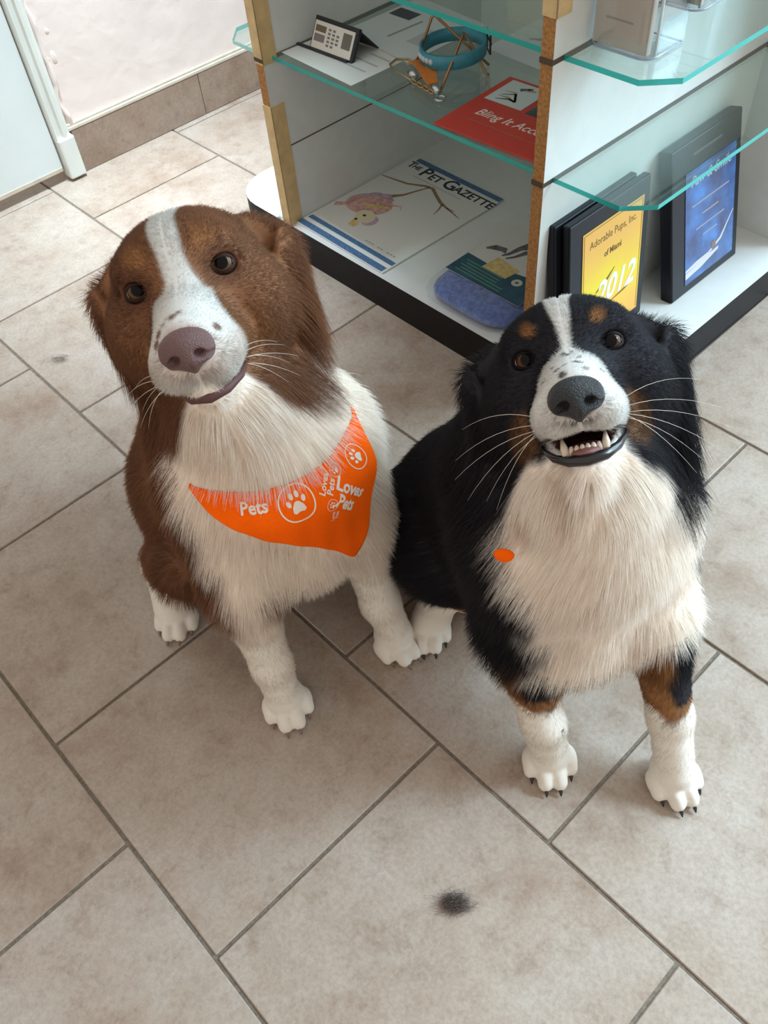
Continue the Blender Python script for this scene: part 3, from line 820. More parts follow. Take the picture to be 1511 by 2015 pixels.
bx_ = thing('white_carton', 'cream cardboard carton on the upper shelf of the left bay', 'carton', cabw(-1.42, 0.52, ZU) + Vector((0, 0, 0.0002)), CTH + 0.1)
boxo('carton_body', (0.0, 0.05, 0.03), (0.12, 0.08, 0.06), mat('cream_carton', (0.60, 0.56, 0.46), 0.5, 0.3), bx_, 0.001)
boxo('carton_flap', (0.0, 0.0495, 0.0605), (0.118, 0.078, 0.001), mat('brown_tape', (0.42, 0.30, 0.16), 0.4, 0.4), bx_)

# ------------------------------------------------------------------ solid modelling of the dogs: blended rounded volumes -> one skin
NPF = np.float32


class Field:
    def __init__(self, lo, hi, h):
        self.lo = np.array(lo, float); self.h = h
        self.n = np.ceil((np.array(hi) - self.lo) / h).astype(int) + 1
        self.d = np.full(self.n, 0.03, NPF)
        self.ax = [(self.lo[i] + h * np.arange(self.n[i])).astype(NPF) for i in range(3)]

    def _sub(self, lo, hi):
        a = np.clip(np.floor((np.array(lo) - self.lo) / self.h).astype(int), 0, self.n)
        b = np.clip(np.ceil((np.array(hi) - self.lo) / self.h).astype(int) + 1, 0, self.n)
        sl = tuple(slice(a[i], b[i]) for i in range(3))
        X, Y, Z = np.meshgrid(*[self.ax[i][sl[i]] for i in range(3)], indexing='ij', sparse=True)
        return sl, X, Y, Z

    def _join(self, sl, v, k, sub):
        o = self.d[sl]
        if o.size == 0: return
        if sub:
            v = -v
            h = np.maximum(k - np.abs(o - v), 0) / k
            self.d[sl] = np.maximum(o, v) + h * h * k * 0.25
        else:
            h = np.maximum(k - np.abs(o - v), 0) / k
            self.d[sl] = np.minimum(o, v) - h * h * k * 0.25

    def ell(self, c, r, R=None, k=0.02, sub=False):
        c = np.array(c, float); r = np.array(r, float)
        R = np.eye(3) if R is None else np.array(R)
        e = np.sqrt(((R * r) ** 2).sum(1)) + k + 3 * self.h
        sl, X, Y, Z = self._sub(c - e, c + e)
        dx, dy, dz = X - NPF(c[0]), Y - NPF(c[1]), Z - NPF(c[2])
        k0 = 0; k1 = 0
        for i in range(3):
            q = dx * NPF(R[0, i]) + dy * NPF(R[1, i]) + dz * NPF(R[2, i])
            k0 = k0 + q * q * NPF(1 / r[i] ** 2); k1 = k1 + q * q * NPF(1 / r[i] ** 4)
        k0 = np.sqrt(k0); k1 = np.sqrt(k1) + NPF(1e-6)
        self._join(sl, k0 * (k0 - 1) / k1, k, sub)

    def cone(self, a, b, ra, rb, k=0.02, sub=False):
        a = np.array(a, float); b = np.array(b, float)
        m = max(ra, rb) + k + 3 * self.h
        sl, X, Y, Z = self._sub(np.minimum(a, b) - m, np.maximum(a, b) + m)
        u = b - a; L2 = float(u @ u) + 1e-12
        px, py, pz = X - NPF(a[0]), Y - NPF(a[1]), Z - NPF(a[2])
        t = np.clip((px * NPF(u[0]) + py * NPF(u[1]) + pz * NPF(u[2])) / NPF(L2), 0, 1)
        d = np.sqrt((px - t * NPF(u[0])) ** 2 + (py - t * NPF(u[1])) ** 2 + (pz - t * NPF(u[2])) ** 2)
        self._join(sl, d - (NPF(ra) + NPF(rb - ra) * t), k, sub)

    def floor(self, z=0.0):
        self.d = np.maximum(self.d, (NPF(z) - self.ax[2])[None, None, :])

    def mesh(self):
        """surface nets"""
        d = self.d; s = d < 0
        n = np.array(d.shape)
        c = [s[i:n[0] - 1 + i, j:n[1] - 1 + j, k:n[2] - 1 + k] for i in (0, 1) for j in (0, 1) for k in (0, 1)]
        cnt = sum(x.astype(np.int8) for x in c)
        cells = np.argwhere((cnt > 0) & (cnt < 8))
        idx = np.full(n - 1, -1, np.int32)
        idx[tuple(cells.T)] = np.arange(len(cells))
        P = np.zeros((len(cells), 3)); W = np.zeros(len(cells))
        cor = [(i, j, k) for i in (0, 1) for j in (0, 1) for k in (0, 1)]
        val = {q: d[cells[:, 0] + q[0], cells[:, 1] + q[1], cells[:, 2] + q[2]].astype(float) for q in cor}
        for q in cor:
            for a in range(3):
                if q[a]: continue
                r = list(q); r[a] = 1; r = tuple(r)
                m = (val[q] < 0) != (val[r] < 0)
                t = val[q][m] / (val[q][m] - val[r][m])
                pt = np.tile(np.array(q, float), (m.sum(), 1)); pt[:, a] = t
                P[m] += pt; W[m] += 1
        V = (cells + P / W[:, None]) * self.h + self.lo
        F = []
        for a in range(3):
            b, e = (a + 1) % 3, (a + 2) % 3
            sl0 = [slice(None)] * 3; sl1 = [slice(None)] * 3
            sl0[a] = slice(0, -1); sl1[a] = slice(1, None)
            ch = s[tuple(sl0)] != s[tuple(sl1)]
            q = np.argwhere(ch)
            q = q[(q[:, b] > 0) & (q[:, e] > 0) & (q[:, b] < n[b] - 1) & (q[:, e] < n[e] - 1)]
            ins = s[tuple(q.T)]
            eb = np.zeros(3, int); eb[b] = 1; ee = np.zeros(3, int); ee[e] = 1
            g = lambda x: idx[tuple(x.T)]
            quad = np.stack([g(q - eb - ee), g(q - ee), g(q), g(q - eb)], 1)
            quad[~ins] = quad[~ins][:, ::-1]
            F.append(quad)
        F = np.concatenate(F)
        return V, F[(F >= 0).all(1)]


def unit_(v): return v / (np.linalg.norm(v, axis=-1, keepdims=True) + 1e-9)


def vnormals(V, F):
    n = np.cross(V[F[:, 2]] - V[F[:, 0]], V[F[:, 3]] - V[F[:, 1]])
    N = np.zeros_like(V)
    for i in range(4): np.add.at(N, F[:, i], n)
    return unit_(N)


def relax(V, F, it=2, lam=0.5):
    for _ in range(it):
        A = np.zeros_like(V); C = np.zeros(len(V))
        for i in range(4):
            j = F[:, (i + 1) % 4]
            np.add.at(A, F[:, i], V[j]); np.add.at(C, F[:, i], 1)
            np.add.at(A, j, V[F[:, i]]); np.add.at(C, j, 1)
        V = V + lam * (A / np.maximum(C, 1)[:, None] - V)
    return V


def sstep(a, b, x):
    t = np.clip((x - a) / (b - a), 0, 1)
    return t * t * (3 - 2 * t)


def vnoise(P, scale, seed=0):
    """cheap smooth value noise, -1..1"""
    r = np.random.default_rng(seed)
    out = 0
    for o in range(5):
        k = r.normal(size=(3,)); k = k / np.linalg.norm(k) * scale * (0.7 + 0.45 * o)
        out = out + np.sin(P @ k + r.uniform(0, 6.28) + 1.3 * np.sin(P @ (np.roll(k, 1) * 0.8) + o))
    return out / 3.2


def attr_mat(name, attr, rough, spec, transl=0.0, vary=0.0):
    m, nt, b = new_mat(name)
    a = nt.nodes.new('ShaderNodeAttribute'); a.attribute_name = attr
    nt.links.new(a.outputs['Color'], b.inputs['Base Color'])
    b.inputs['Roughness'].default_value = rough; b.inputs['Specular IOR Level'].default_value = spec
    if transl:
        t = nt.nodes.new('ShaderNodeBsdfTranslucent'); mx = nt.nodes.new('ShaderNodeMixShader'); mx.inputs[0].default_value = transl
        nt.links.new(a.outputs['Color'], t.inputs['Color'])
        nt.links.new(b.outputs[0], mx.inputs[1]); nt.links.new(t.outputs[0], mx.inputs[2])
        nt.links.new(mx.outputs[0], nt.nodes['Material Output'].inputs['Surface'])
    return m


M_SKIN = attr_mat('dog_coat_base', 'coat', 0.75, 0.15)
M_FUR = attr_mat('dog_fur', 'coat', 0.55, 0.20, 0.38)


def skin_object(name, V, F, col, parent):
    o = mesh_np(name, V, F, M_SKIN, parent)
    at = o.data.attributes.new('coat', 'FLOAT_COLOR', 'POINT')
    at.data.foreach_set('color', np.c_[col, np.ones(len(col))].astype(NPF).ravel())
    return o


def grow(name, V, F, N, parent, style, n_strands, seed, segs=5):
    """style(P, N, rng) -> weight, length, comb (world vectors), lift, droop, clump, radius, colour"""
    rng = np.random.default_rng(seed)
    T3 = np.concatenate([F[:, [0, 1, 2]], F[:, [0, 2, 3]]])
    A = np.linalg.norm(np.cross(V[T3[:, 1]] - V[T3[:, 0]], V[T3[:, 2]] - V[T3[:, 0]]), axis=1)
    cen = V[T3].mean(1)
    w = style(cen, unit_(N[T3].mean(1)), rng, True) * A
    cdf = np.cumsum(w); cdf /= cdf[-1]
    t = np.searchsorted(cdf, rng.random(n_strands))
    u = rng.random((n_strands, 2)); fl = u.sum(1) > 1; u[fl] = 1 - u[fl]
    a, b, c = V[T3[t, 0]], V[T3[t, 1]], V[T3[t, 2]]
    P = a + u[:, :1] * (b - a) + u[:, 1:] * (c - a)
    Nn = unit_(N[T3[t, 0]] * (1 - u.sum(1, keepdims=True)) + N[T3[t, 1]] * u[:, :1] + N[T3[t, 2]] * u[:, 1:])
    L, comb, lift, droop, clump, rad, col = style(P, Nn, rng, False)
    comb = comb + rng.normal(size=P.shape) * 0.06
    tan = unit_(comb - Nn * (comb * Nn).sum(1, keepdims=True))
    L = L * rng.uniform(0.72, 1.12, n_strands)
    d0 = unit_(Nn * lift[:, None] + tan * (1 - lift)[:, None])
    s = np.linspace(0, 1, segs)[None, :, None]
    g = np.array([0, 0, -1.0])
    pts = (P - Nn * 0.001)[:, None, :] + L[:, None, None] * (s * d0[:, None, :] + s * s * (droop[:, None] * g + (comb * 0.18))[:, None, :])
    # clumps: neighbours lean towards a shared guide hair
    ng = max(50, n_strands // 14)
    gi = rng.choice(n_strands, ng, replace=False)
    kd = kdtree.KDTree(ng)
    for q, i in enumerate(gi): kd.insert(P[i], q)
    kd.balance()
    own = np.fromiter((gi[kd.find(p)[1]] for p in P), np.int64, n_strands)
    off = pts[own] - pts
    far = np.linalg.norm(off[:, 0], axis=1) > np.minimum(0.6 * L, 0.015)
    cl = np.where(far, 0, clump)
    pts = pts + off * (cl[:, None, None] * s ** 1.6)
    pts[:, :, 2] = np.maximum(pts[:, :, 2], 0.0012)
    cu = bpy.data.hair_curves.new(name)
    cu.add_curves([segs] * n_strands)
    cu.attributes['position'].data.foreach_set('vector', pts.astype(NPF).ravel())
    ra = cu.attributes.new('radius', 'FLOAT', 'POINT')
    taper = np.array([1.0, 1.0, 0.85, 0.6, 0.15])[:segs]
    ra.data.foreach_set('value', (rad[:, None] * taper[None, :]).astype(NPF).ravel())
    ca = cu.attributes.new('coat', 'FLOAT_COLOR', 'CURVE')
    jit = rng.normal(1.0, 0.07, (n_strands, 1))
    ca.data.foreach_set('color', np.c_[np.clip(col * jit, 0, 1), np.ones(n_strands)].astype(NPF).ravel())
    cu.materials.append(M_FUR)
    o = link(bpy.data.objects.new(name, cu), parent)
    o['kind'] = 'stuff'
    return o


class Dog:
    def __init__(self, O, az, headR, headt, hs):
        self.O = np.array([O[0], O[1], 0.0])
        a = math.radians(az)
        self.f = np.array([math.cos(a), math.sin(a), 0]); self.l = np.array([-math.sin(a), math.cos(a), 0]); self.u = np.array([0, 0, 1.0])
        self.Rb = np.stack([self.f, self.l, self.u], 1)
        self.Rh = np.array(headR); self.th = np.array(headt); self.hs = hs

    def B(self, f, l, z): return self.O + self.f * f + self.l * l + self.u * z

    def H(self, x, y, z): return self.th + self.Rh @ (np.array([x, y, z]) * self.hs)

    def toB(self, P): return (P - self.O) @ self.Rb

    def toH(self, P): return (P - self.th) @ self.Rh / self.hs


def rotm(axis, deg):
    return np.array(Matrix.Rotation(math.radians(deg), 3, axis))


def paw(F, D, c, az, s=1.0, k=0.0022):
    """four toes and a pad around floor point c, toes pointing to azimuth az (degrees, room); returns claw roots"""
    a = math.radians(az); d = np.array([math.cos(a), math.sin(a), 0]); n = np.array([-math.sin(a), math.cos(a), 0]); z = np.array([0, 0, 1.0])
    c = np.array([c[0], c[1], 0.0])
    R = np.stack([d, n, z], 1)
    F.ell(c - d * 0.010 * s + z * 0.019 * s, np.array((0.023, 0.0215, 0.0175)) * s, R, 0.012)
    claws = []
    for lat, fw, rl in ((-0.0205, -0.003, 0.0084), (-0.0074, 0.0120, 0.0088), (0.0074, 0.0120, 0.0088), (0.0205, -0.003, 0.0084)):
        p = c + n * lat * s + d * fw * s
        F.ell(p + z * 0.0125 * s, np.array((0.0155, rl, 0.0118)) * s, R, k)
        F.ell(p + d * 0.009 * s + z * 0.0092 * s, np.array((0.0085, rl * 0.92, 0.0088)) * s, R, k)
        claws.append((p + d * 0.0145 * s + z * 0.0078 * s, p + d * 0.0212 * s + z * 0.0030 * s))
    return claws


def make_eye(D, parent, side, center, r, gaze_pt, iris_col, lid_col):
    """ball with iris and pupil turned to gaze_pt, and a lid ring with an almond opening"""
    c = D.H(*center); r = r * D.hs
    g = np.array(gaze_pt) - c; g = g / np.linalg.norm(g)
    upv = D.Rh[:, 2]
    xr = np.cross(upv, g); xr /= np.linalg.norm(xr); up = np.cross(g, xr)
    def shiny(nm, col):
        return mat(nm, col, 0.06, 0.14)
    bm = bmesh.new(); bmesh.ops.create_uvsphere(bm, u_segments=32, v_segments=24, radius=r)
    eb = obj('eyeball', bm, shiny('eye_white', (0.30, 0.22, 0.19)), parent, True)
    M = Matrix(((xr[0], up[0], g[0], c[0]), (xr[1], up[1], g[1], c[1]), (xr[2], up[2], g[2], c[2]), (0, 0, 0, 1)))
    eb.matrix_world = M

    def cap(nm, q, a0, a1, m, par):
        V, Fq = [], []; n = 36; K = 6
        for i in range(K + 1):
            t = a0 + (a1 - a0) * i / K
            for k in range(n):
                a = 2 * math.pi * k / n
                V.append((r * q * math.sin(t) * math.cos(a), r * q * math.sin(t) * math.sin(a), r * q * math.cos(t)))
        for i in range(K):
            for k in range(n): Fq.append((i * n + k, (i + 1) * n + k, (i + 1) * n + (k + 1) % n, i * n + (k + 1) % n))
        return mesh_np(nm, V, Fq, m, par)
    cap('iris', 1.006, 0.30, 0.98, shiny('iris', iris_col), eb)
    cap('iris_rim', 1.008, 0.90, 1.06, shiny('iris_rim', tuple(v * 0.16 for v in iris_col)), eb)
    cap('pupil', 1.010, 0.0, 0.55, shiny('pupil', (0.004, 0.003, 0.004)), eb)
    # lids: opening faces halfway between straight ahead and the gaze
    fw = D.Rh @ np.array([side * 0.14, 0.98, 0.08]); ax = fw * 0.65 + g * 0.35; ax /= np.linalg.norm(ax)
    xr = np.cross(upv, ax); xr /= np.linalg.norm(xr); up = np.cross(ax, xr)
    V, Fq = [], []
    n = 48
    rings = [(0.0, 1.03), (0.08, 1.10), (0.24, 1.14), (0.46, 1.08), (0.72, 0.95)]
    for k in range(n):
        a = 2 * math.pi * k / n
        ca, sa = math.cos(a), math.sin(a)
        rx, ry = 0.98, (0.44 if sa > 0 else 0.56)
        ap = 1.0 / math.sqrt((ca / rx) ** 2 + (sa / ry) ** 2)
        ap *= 1 + 0.10 * max(0, abs(ca) - 0.85) / 0.15
        for da, q in rings:
            t = ap + da
            p = c + r * q * (math.cos(t) * ax + math.sin(t) * (ca * xr + sa * up))
            V.append(p)
    m_ = len(rings)
    for k in range(n):
        for j in range(m_ - 1):
            Fq.append((k * m_ + j, k * m_ + j + 1, ((k + 1) % n) * m_ + j + 1, ((k + 1) % n) * m_ + j))
    mesh_np('eyelid', V, Fq, lid_col, parent)


def make_nose(D, parent, m, c=(0, 0.0885, -0.045), w=1.0, tilt=-18):
    """nose pad with two comma nostrils and a split below"""
    F = Field((-0.028, -0.024, -0.024), (0.028, 0.022, 0.022), 0.0009)
    F.ell((0, -0.002, 0.003), (0.0175, 0.013, 0.0105), None, 0.004)
    for s in (-1, 1):
        F.ell((s * 0.0105, -0.001, -0.003), (0.0092, 0.0115, 0.0088), None, 0.006)
    F.ell((0, 0.003, -0.006), (0.008, 0.0095, 0.0095), None, 0.006)
    F.ell((0, -0.003, -0.0125), (0.0045, 0.007, 0.008), None, 0.005)
    for s in (-1, 1):
        F.ell((s * 0.0092, 0.0105, -0.0022), (0.0042, 0.008, 0.0034), rotm('Y', s * 20), 0.002, True)
        F.cone((s * 0.0105, 0.009, -0.004), (s * 0.0185, 0.003, -0.0065), 0.0026, 0.0018, 0.002, True)
    F.cone((0, 0.0135, -0.006), (0, 0.006, -0.021), 0.0009, 0.0011, 0.0015, True)
    V, Q = F.mesh()
    V = relax(V, Q, 1, 0.4)
    V = V * np.array([w, 1, w])
    V = V @ rotm('X', tilt).T + np.array(c)
    V = D.th + (V * D.hs) @ D.Rh.T
    return mesh_np('nose', V, Q, m, parent)


def tube_part(name, D, pts, r, m, parent, n=10):
    bm = bmesh.new(); tube(bm, [D.H(*p) for p in pts], [q * D.hs for q in r] if isinstance(r, (list, tuple)) else r * D.hs, n)
    return obj(name, bm, m, parent, True)


def whiskers(D, parent, rows, m, seed=0):
    bm = bmesh.new()
    for p0, d, L, sag in rows:
        P = []
        for k in range(8):
            s = k / 7
            q = np.array(p0) + np.array(d) * L * s + np.array((0, -0.25, -1.0)) * sag * s * s
            P.append(D.H(*q))
        tube(bm, P, [0.00021 * (1 - 0.75 * k / 7) for k in range(8)], 5)
    o = obj('whiskers', bm, m, parent, True); o['kind'] = 'stuff'
    return o


CAMP = np.array([0.29072, 0.03145, 0.88916])       # where the dogs look: the person holding the treat

# ------------------------------------------------------------------ the brown dog
BD = Dog((-0.130, 0.285), -14,
         [[0.503, 0.690, -0.520], [0.852, -0.496, 0.167], [0.143, 0.528, 0.837]], (-0.244, 0.285, 0.499), 1.0)
KD = Dog((0.155, 0.404), -20,
         [[0.681, 0.329, -0.654], [0.694, -0.576, 0.433], [0.234, 0.749, 0.620]], (0.0113, 0.443, 0.4695), 0.92)

BD.ex, KD.ex = 0.0345, 0.0328
BD.ear, KD.ear, BD.skew, KD.skew = 0.0775, 0.0805, 0.0015, -0.002


def head_solid(F, D, mouth_open):
    ex = D.ex
    H = D.H; s = D.hs
    def E(c, r, R=None, k=0.02, sub=False):
        F.ell(H(*c), np.array(r) * s, D.Rh if R is None else D.Rh @ R, k, sub)
    def C(a, b, ra, rb, k=0.02, sub=False): F.cone(H(*a), H(*b), ra * s, rb * s, k, sub)
    E((0, -0.068, 0.004), (0.062, 0.076, 0.048), k=0.02)
    E((0, -0.026, 0.010), (0.044, 0.036, 0.032))
    for q in (-1, 1):
        E((q * 0.031, -0.014, 0.016), (0.019, 0.016, 0.014), k=0.012)
        E((q * 0.046, -0.045, -0.034), (0.033, 0.050, 0.040))
        E((q * 0.034, -0.018, -0.020), (0.022, 0.022, 0.018), k=0.012)
    if mouth_open:
        C((0, -0.005, -0.026), (0, 0.064, -0.0430), 0.031, 0.0225, 0.015)
        for q in (-1, 1):
            C((q * 0.017, -0.004, -0.052), (q * 0.0145, 0.060, -0.0525), 0.022, 0.0185, 0.008)
        C((0, -0.035, -0.070), (0, 0.046, -0.0940), 0.028, 0.0128, 0.010)
        F.ell(H(0, 0.044, -0.0752), np.array((0.0225, 0.044, 0.0075)) * s, D.Rh @ rotm('X', -6), 0.003, True)
        for q in (-1, 1):
            F.cone(H(q * 0.015, 0.04, -0.0757), H(q * 0.032, 0.016, -0.0710), 0.0055 * s, 0.0035 * s, 0.003, True)
    else:
        C((0, -0.005, -0.026), (0, 0.064, -0.0445), 0.031, 0.0235, 0.015)
        for q in (-1, 1):
            C((q * 0.017, -0.004, -0.050), (q * 0.0145, 0.062, -0.0555), 0.022, 0.0200, 0.010)
        C((0, -0.035, -0.068), (0, 0.052, -0.0775), 0.028, 0.0160, 0.012)
    for q in (-1, 1):                                      # drop ears folded against the head, and the hanging side hair
        w = D.ear; o_ = D.skew
        C((o_ + q * (w - 0.022), -0.084, 0.018), (o_ + q * (w - 0.002), -0.074, 0.000), 0.015, 0.015, 0.008)
        E((o_ + q * w, -0.066, -0.030), (0.0095, 0.027, 0.044), rotm('Y', q * 9) @ rotm('Z', q * 18), 0.004)
        E((o_ + q * (w - 0.018), -0.108, -0.055), (0.025, 0.042, 0.056), None, 0.02)
    for q in (-1, 1):                                      # eye sockets
        E((q * ex, -0.0030, 0.0), (0.0112, 0.0105, 0.0088), k=0.004, sub=True)


def dog_solid(D, mouth_open, legs, hind, lean, low, thigh):
    B = D.B
    pts = [B(-0.42, -0.2, 0), B(0.09, 0.2, 0), B(-0.42, 0.2, 0), B(0.09, -0.2, 0)]
    lo = np.min(pts, 0) - 0.02; hi = np.max(pts, 0) + 0.02
    lo[2] = -0.012; hi[2] = D.th[2] + 0.13
    F = Field(lo, hi, 0.0024)
    bx = lean
    F.ell(B(-0.285, 0, 0.100), (0.098, 0.095, 0.102), D.Rb, 0.05)
    F.cone(B(-0.285, 0, 0.135), B(-0.150 + bx, 0, 0.300), 0.090, 0.086, 0.05)
    F.cone(B(-0.195, 0, 0.180), B(-0.105 + bx, 0, 0.285), 0.078, 0.074, 0.05)
    F.ell(B(-0.078 + bx, 0.0, 0.270), (0.056, 0.065, 0.080), D.Rb, 0.05)
    F.ell(B(-0.064 + bx, 0.0, low), (0.050, 0.064, 0.064), D.Rb, 0.04)
    neck = D.H(0, -0.095, -0.055)
    F.cone(B(-0.115 + bx, 0, 0.315), neck, 0.070, 0.056, 0.05)
    F.cone(B(-0.080 + bx, 0, 0.310), D.H(0, -0.026, -0.101), 0.060, 0.047, 0.04)
    for q, key in ((-1, 'R'), (1, 'L')):
        P = legs[key]                                      # shoulder, elbow, wrist, paw centre (room), toe azimuth
        F.cone(P[0], P[1], 0.046, 0.034, 0.03)
        F.cone(P[1], P[2], 0.031, 0.0205, 0.02)
        pw = np.array([P[3][0], P[3][1], 0.0])
        F.cone(P[2], pw + np.array([0, 0, 0.030]) - 0.006 * D.f, 0.0205, 0.0195, 0.012)
    for q in (-1, 1):
        F.ell(B(thigh[0], q * 0.085, thigh[1]), (0.084, 0.040, thigh[2]), D.Rb @ rotm('Y', -14), 0.03)
    for key in ('R', 'L'):
        h = hind[key]
        F.cone(h[0], h[1], 0.036, 0.026, 0.02)
        F.cone(h[1], h[2], 0.022, 0.021, 0.012)
    head_solid(F, D, mouth_open)
    cl = []
    for key in ('R', 'L'):
        cl += paw(F, D, legs[key][3], legs[key][4])
    for key in ('R', 'L'):
        cl += paw(F, D, hind[key][3], hind[key][4], 0.95)
    F.floor(0.0006)
    V, Q = F.mesh()
    V = relax(V, Q, 1, 0.35)
    return V, Q, cl


def leg_points(D, f0, q, pawc, el, wr, az):
    return (D.B(f0, q * 0.058, 0.300), D.B(*el), D.B(*wr), pawc, az)


bl = {'R': leg_points(BD, -0.085, -1, (-0.146, 0.214), (-0.050, -0.070, 0.195), (-0.016, -0.072, 0.080), -28),
      'L': leg_points(BD, -0.085, 1, (-0.115, 0.357), (-0.055, 0.066, 0.195), (-0.022, 0.066, 0.080), -6)}
hr = BD.B(-0.175, -0.140, 0); hl = BD.B(-0.175, 0.145, 0)
bh_ = {'R': (BD.B(-0.150, -0.105, 0.125), BD.B(-0.245, -0.125, 0.045), BD.B(-0.190, -0.138, 0.024), hr[:2], -45),
       'L': (BD.B(-0.150, 0.105, 0.125), BD.B(-0.245, 0.125, 0.045), BD.B(-0.190, 0.140, 0.024), hl[:2], 10)}
kl = {'R': leg_points(KD, -0.120, -1, (0.103, 0.367), (-0.110, -0.062, 0.190), (-0.050, -0.058, 0.085), -42),
      'L': leg_points(KD, -0.120, 1, (0.206, 0.441), (-0.070, 0.064, 0.190), (-0.004, 0.058, 0.085), -28)}
kr = (-0.100, 0.392); kh_l = KD.B(-0.20, 0.150, 0)
kh = {'R': (KD.B(-0.235, -0.080, 0.150), KD.B(-0.285, -0.058, 0.060), KD.B(-0.245, -0.085, 0.028), kr, -42),
      'L': (KD.B(-0.175, 0.105, 0.125), KD.B(-0.27, 0.125, 0.045), KD.B(-0.215, 0.145, 0.024), kh_l[:2], 5)}

bV, bQ, b_claws = dog_solid(BD, False, bl, bh_, 0.0, 0.196, (-0.240, 0.125, 0.066))
kV, kQ, k_claws = dog_solid(KD, True, kl, kh, -0.028, 0.166, (-0.272, 0.142, 0.056))
bN = vnormals(bV, bQ); kN = vnormals(kV, kQ)
tb = thing('dog', 'brown and white dog with orange bandana, head tilted, sitting on the left', 'dog', (-0.2, 0.3, 0))
tk = thing('dog', 'black, white and tan dog with open mouth, sitting on the right', 'dog', (0.05, 0.45, 0))


def parent_keep(o, p):
    o.parent = p; o.matrix_parent_inverse = p.matrix_world.inverted()


bpy.context.view_layer.update()


def near_axis(P, legs):
    d = np.full(len(P), 9.0)
    for key in ('R', 'L'):
        L = legs[key]
        ch = [np.array(L[1]), np.array(L[2]), np.array([L[3][0], L[3][1], 0.01])]
        for a, b in zip(ch[:-1], ch[1:]):
            u = b - a; t = np.clip(((P - a) @ u) / (u @ u), 0, 1)
            d = np.minimum(d, np.linalg.norm(P - a - t[:, None] * u, axis=1))
    return d


def lerp(a, b, t): return a + (b - a) * t[:, None]


def mark(col, mask, c): return lerp(col, np.array(c, float), np.clip(mask, 0, 1))


WHITE = np.array((0.94, 0.855, 0.775)); FACEW = np.array((0.66, 0.64, 0.61)); LEGW = np.array((0.78, 0.715, 0.64))


def head_weight(D, P):
    h = D.toH(P)
    r = np.sqrt((h[:, 0] / 1.0) ** 2 + ((h[:, 1] + 0.04) / 1.15) ** 2 + ((h[:, 2] + 0.02) / 1.0) ** 2)
    return h, 1 - sstep(0.105, 0.135, r)


def hood_line(x, tab):
    return np.interp(np.abs(x), [t[0] for t in tab], [t[1] for t in tab])


def spots(col, h, lst, c):
    for x, y, z, r in lst:
        d = np.sqrt((h[:, 0] - x) ** 2 + ((h[:, 1] - y) * 0.8) ** 2 + ((h[:, 2] - z) * 0.8) ** 2)
        col = mark(col, 0.95 * (1 - sstep(r * 0.8, r * 1.4, d)), c)
    return col


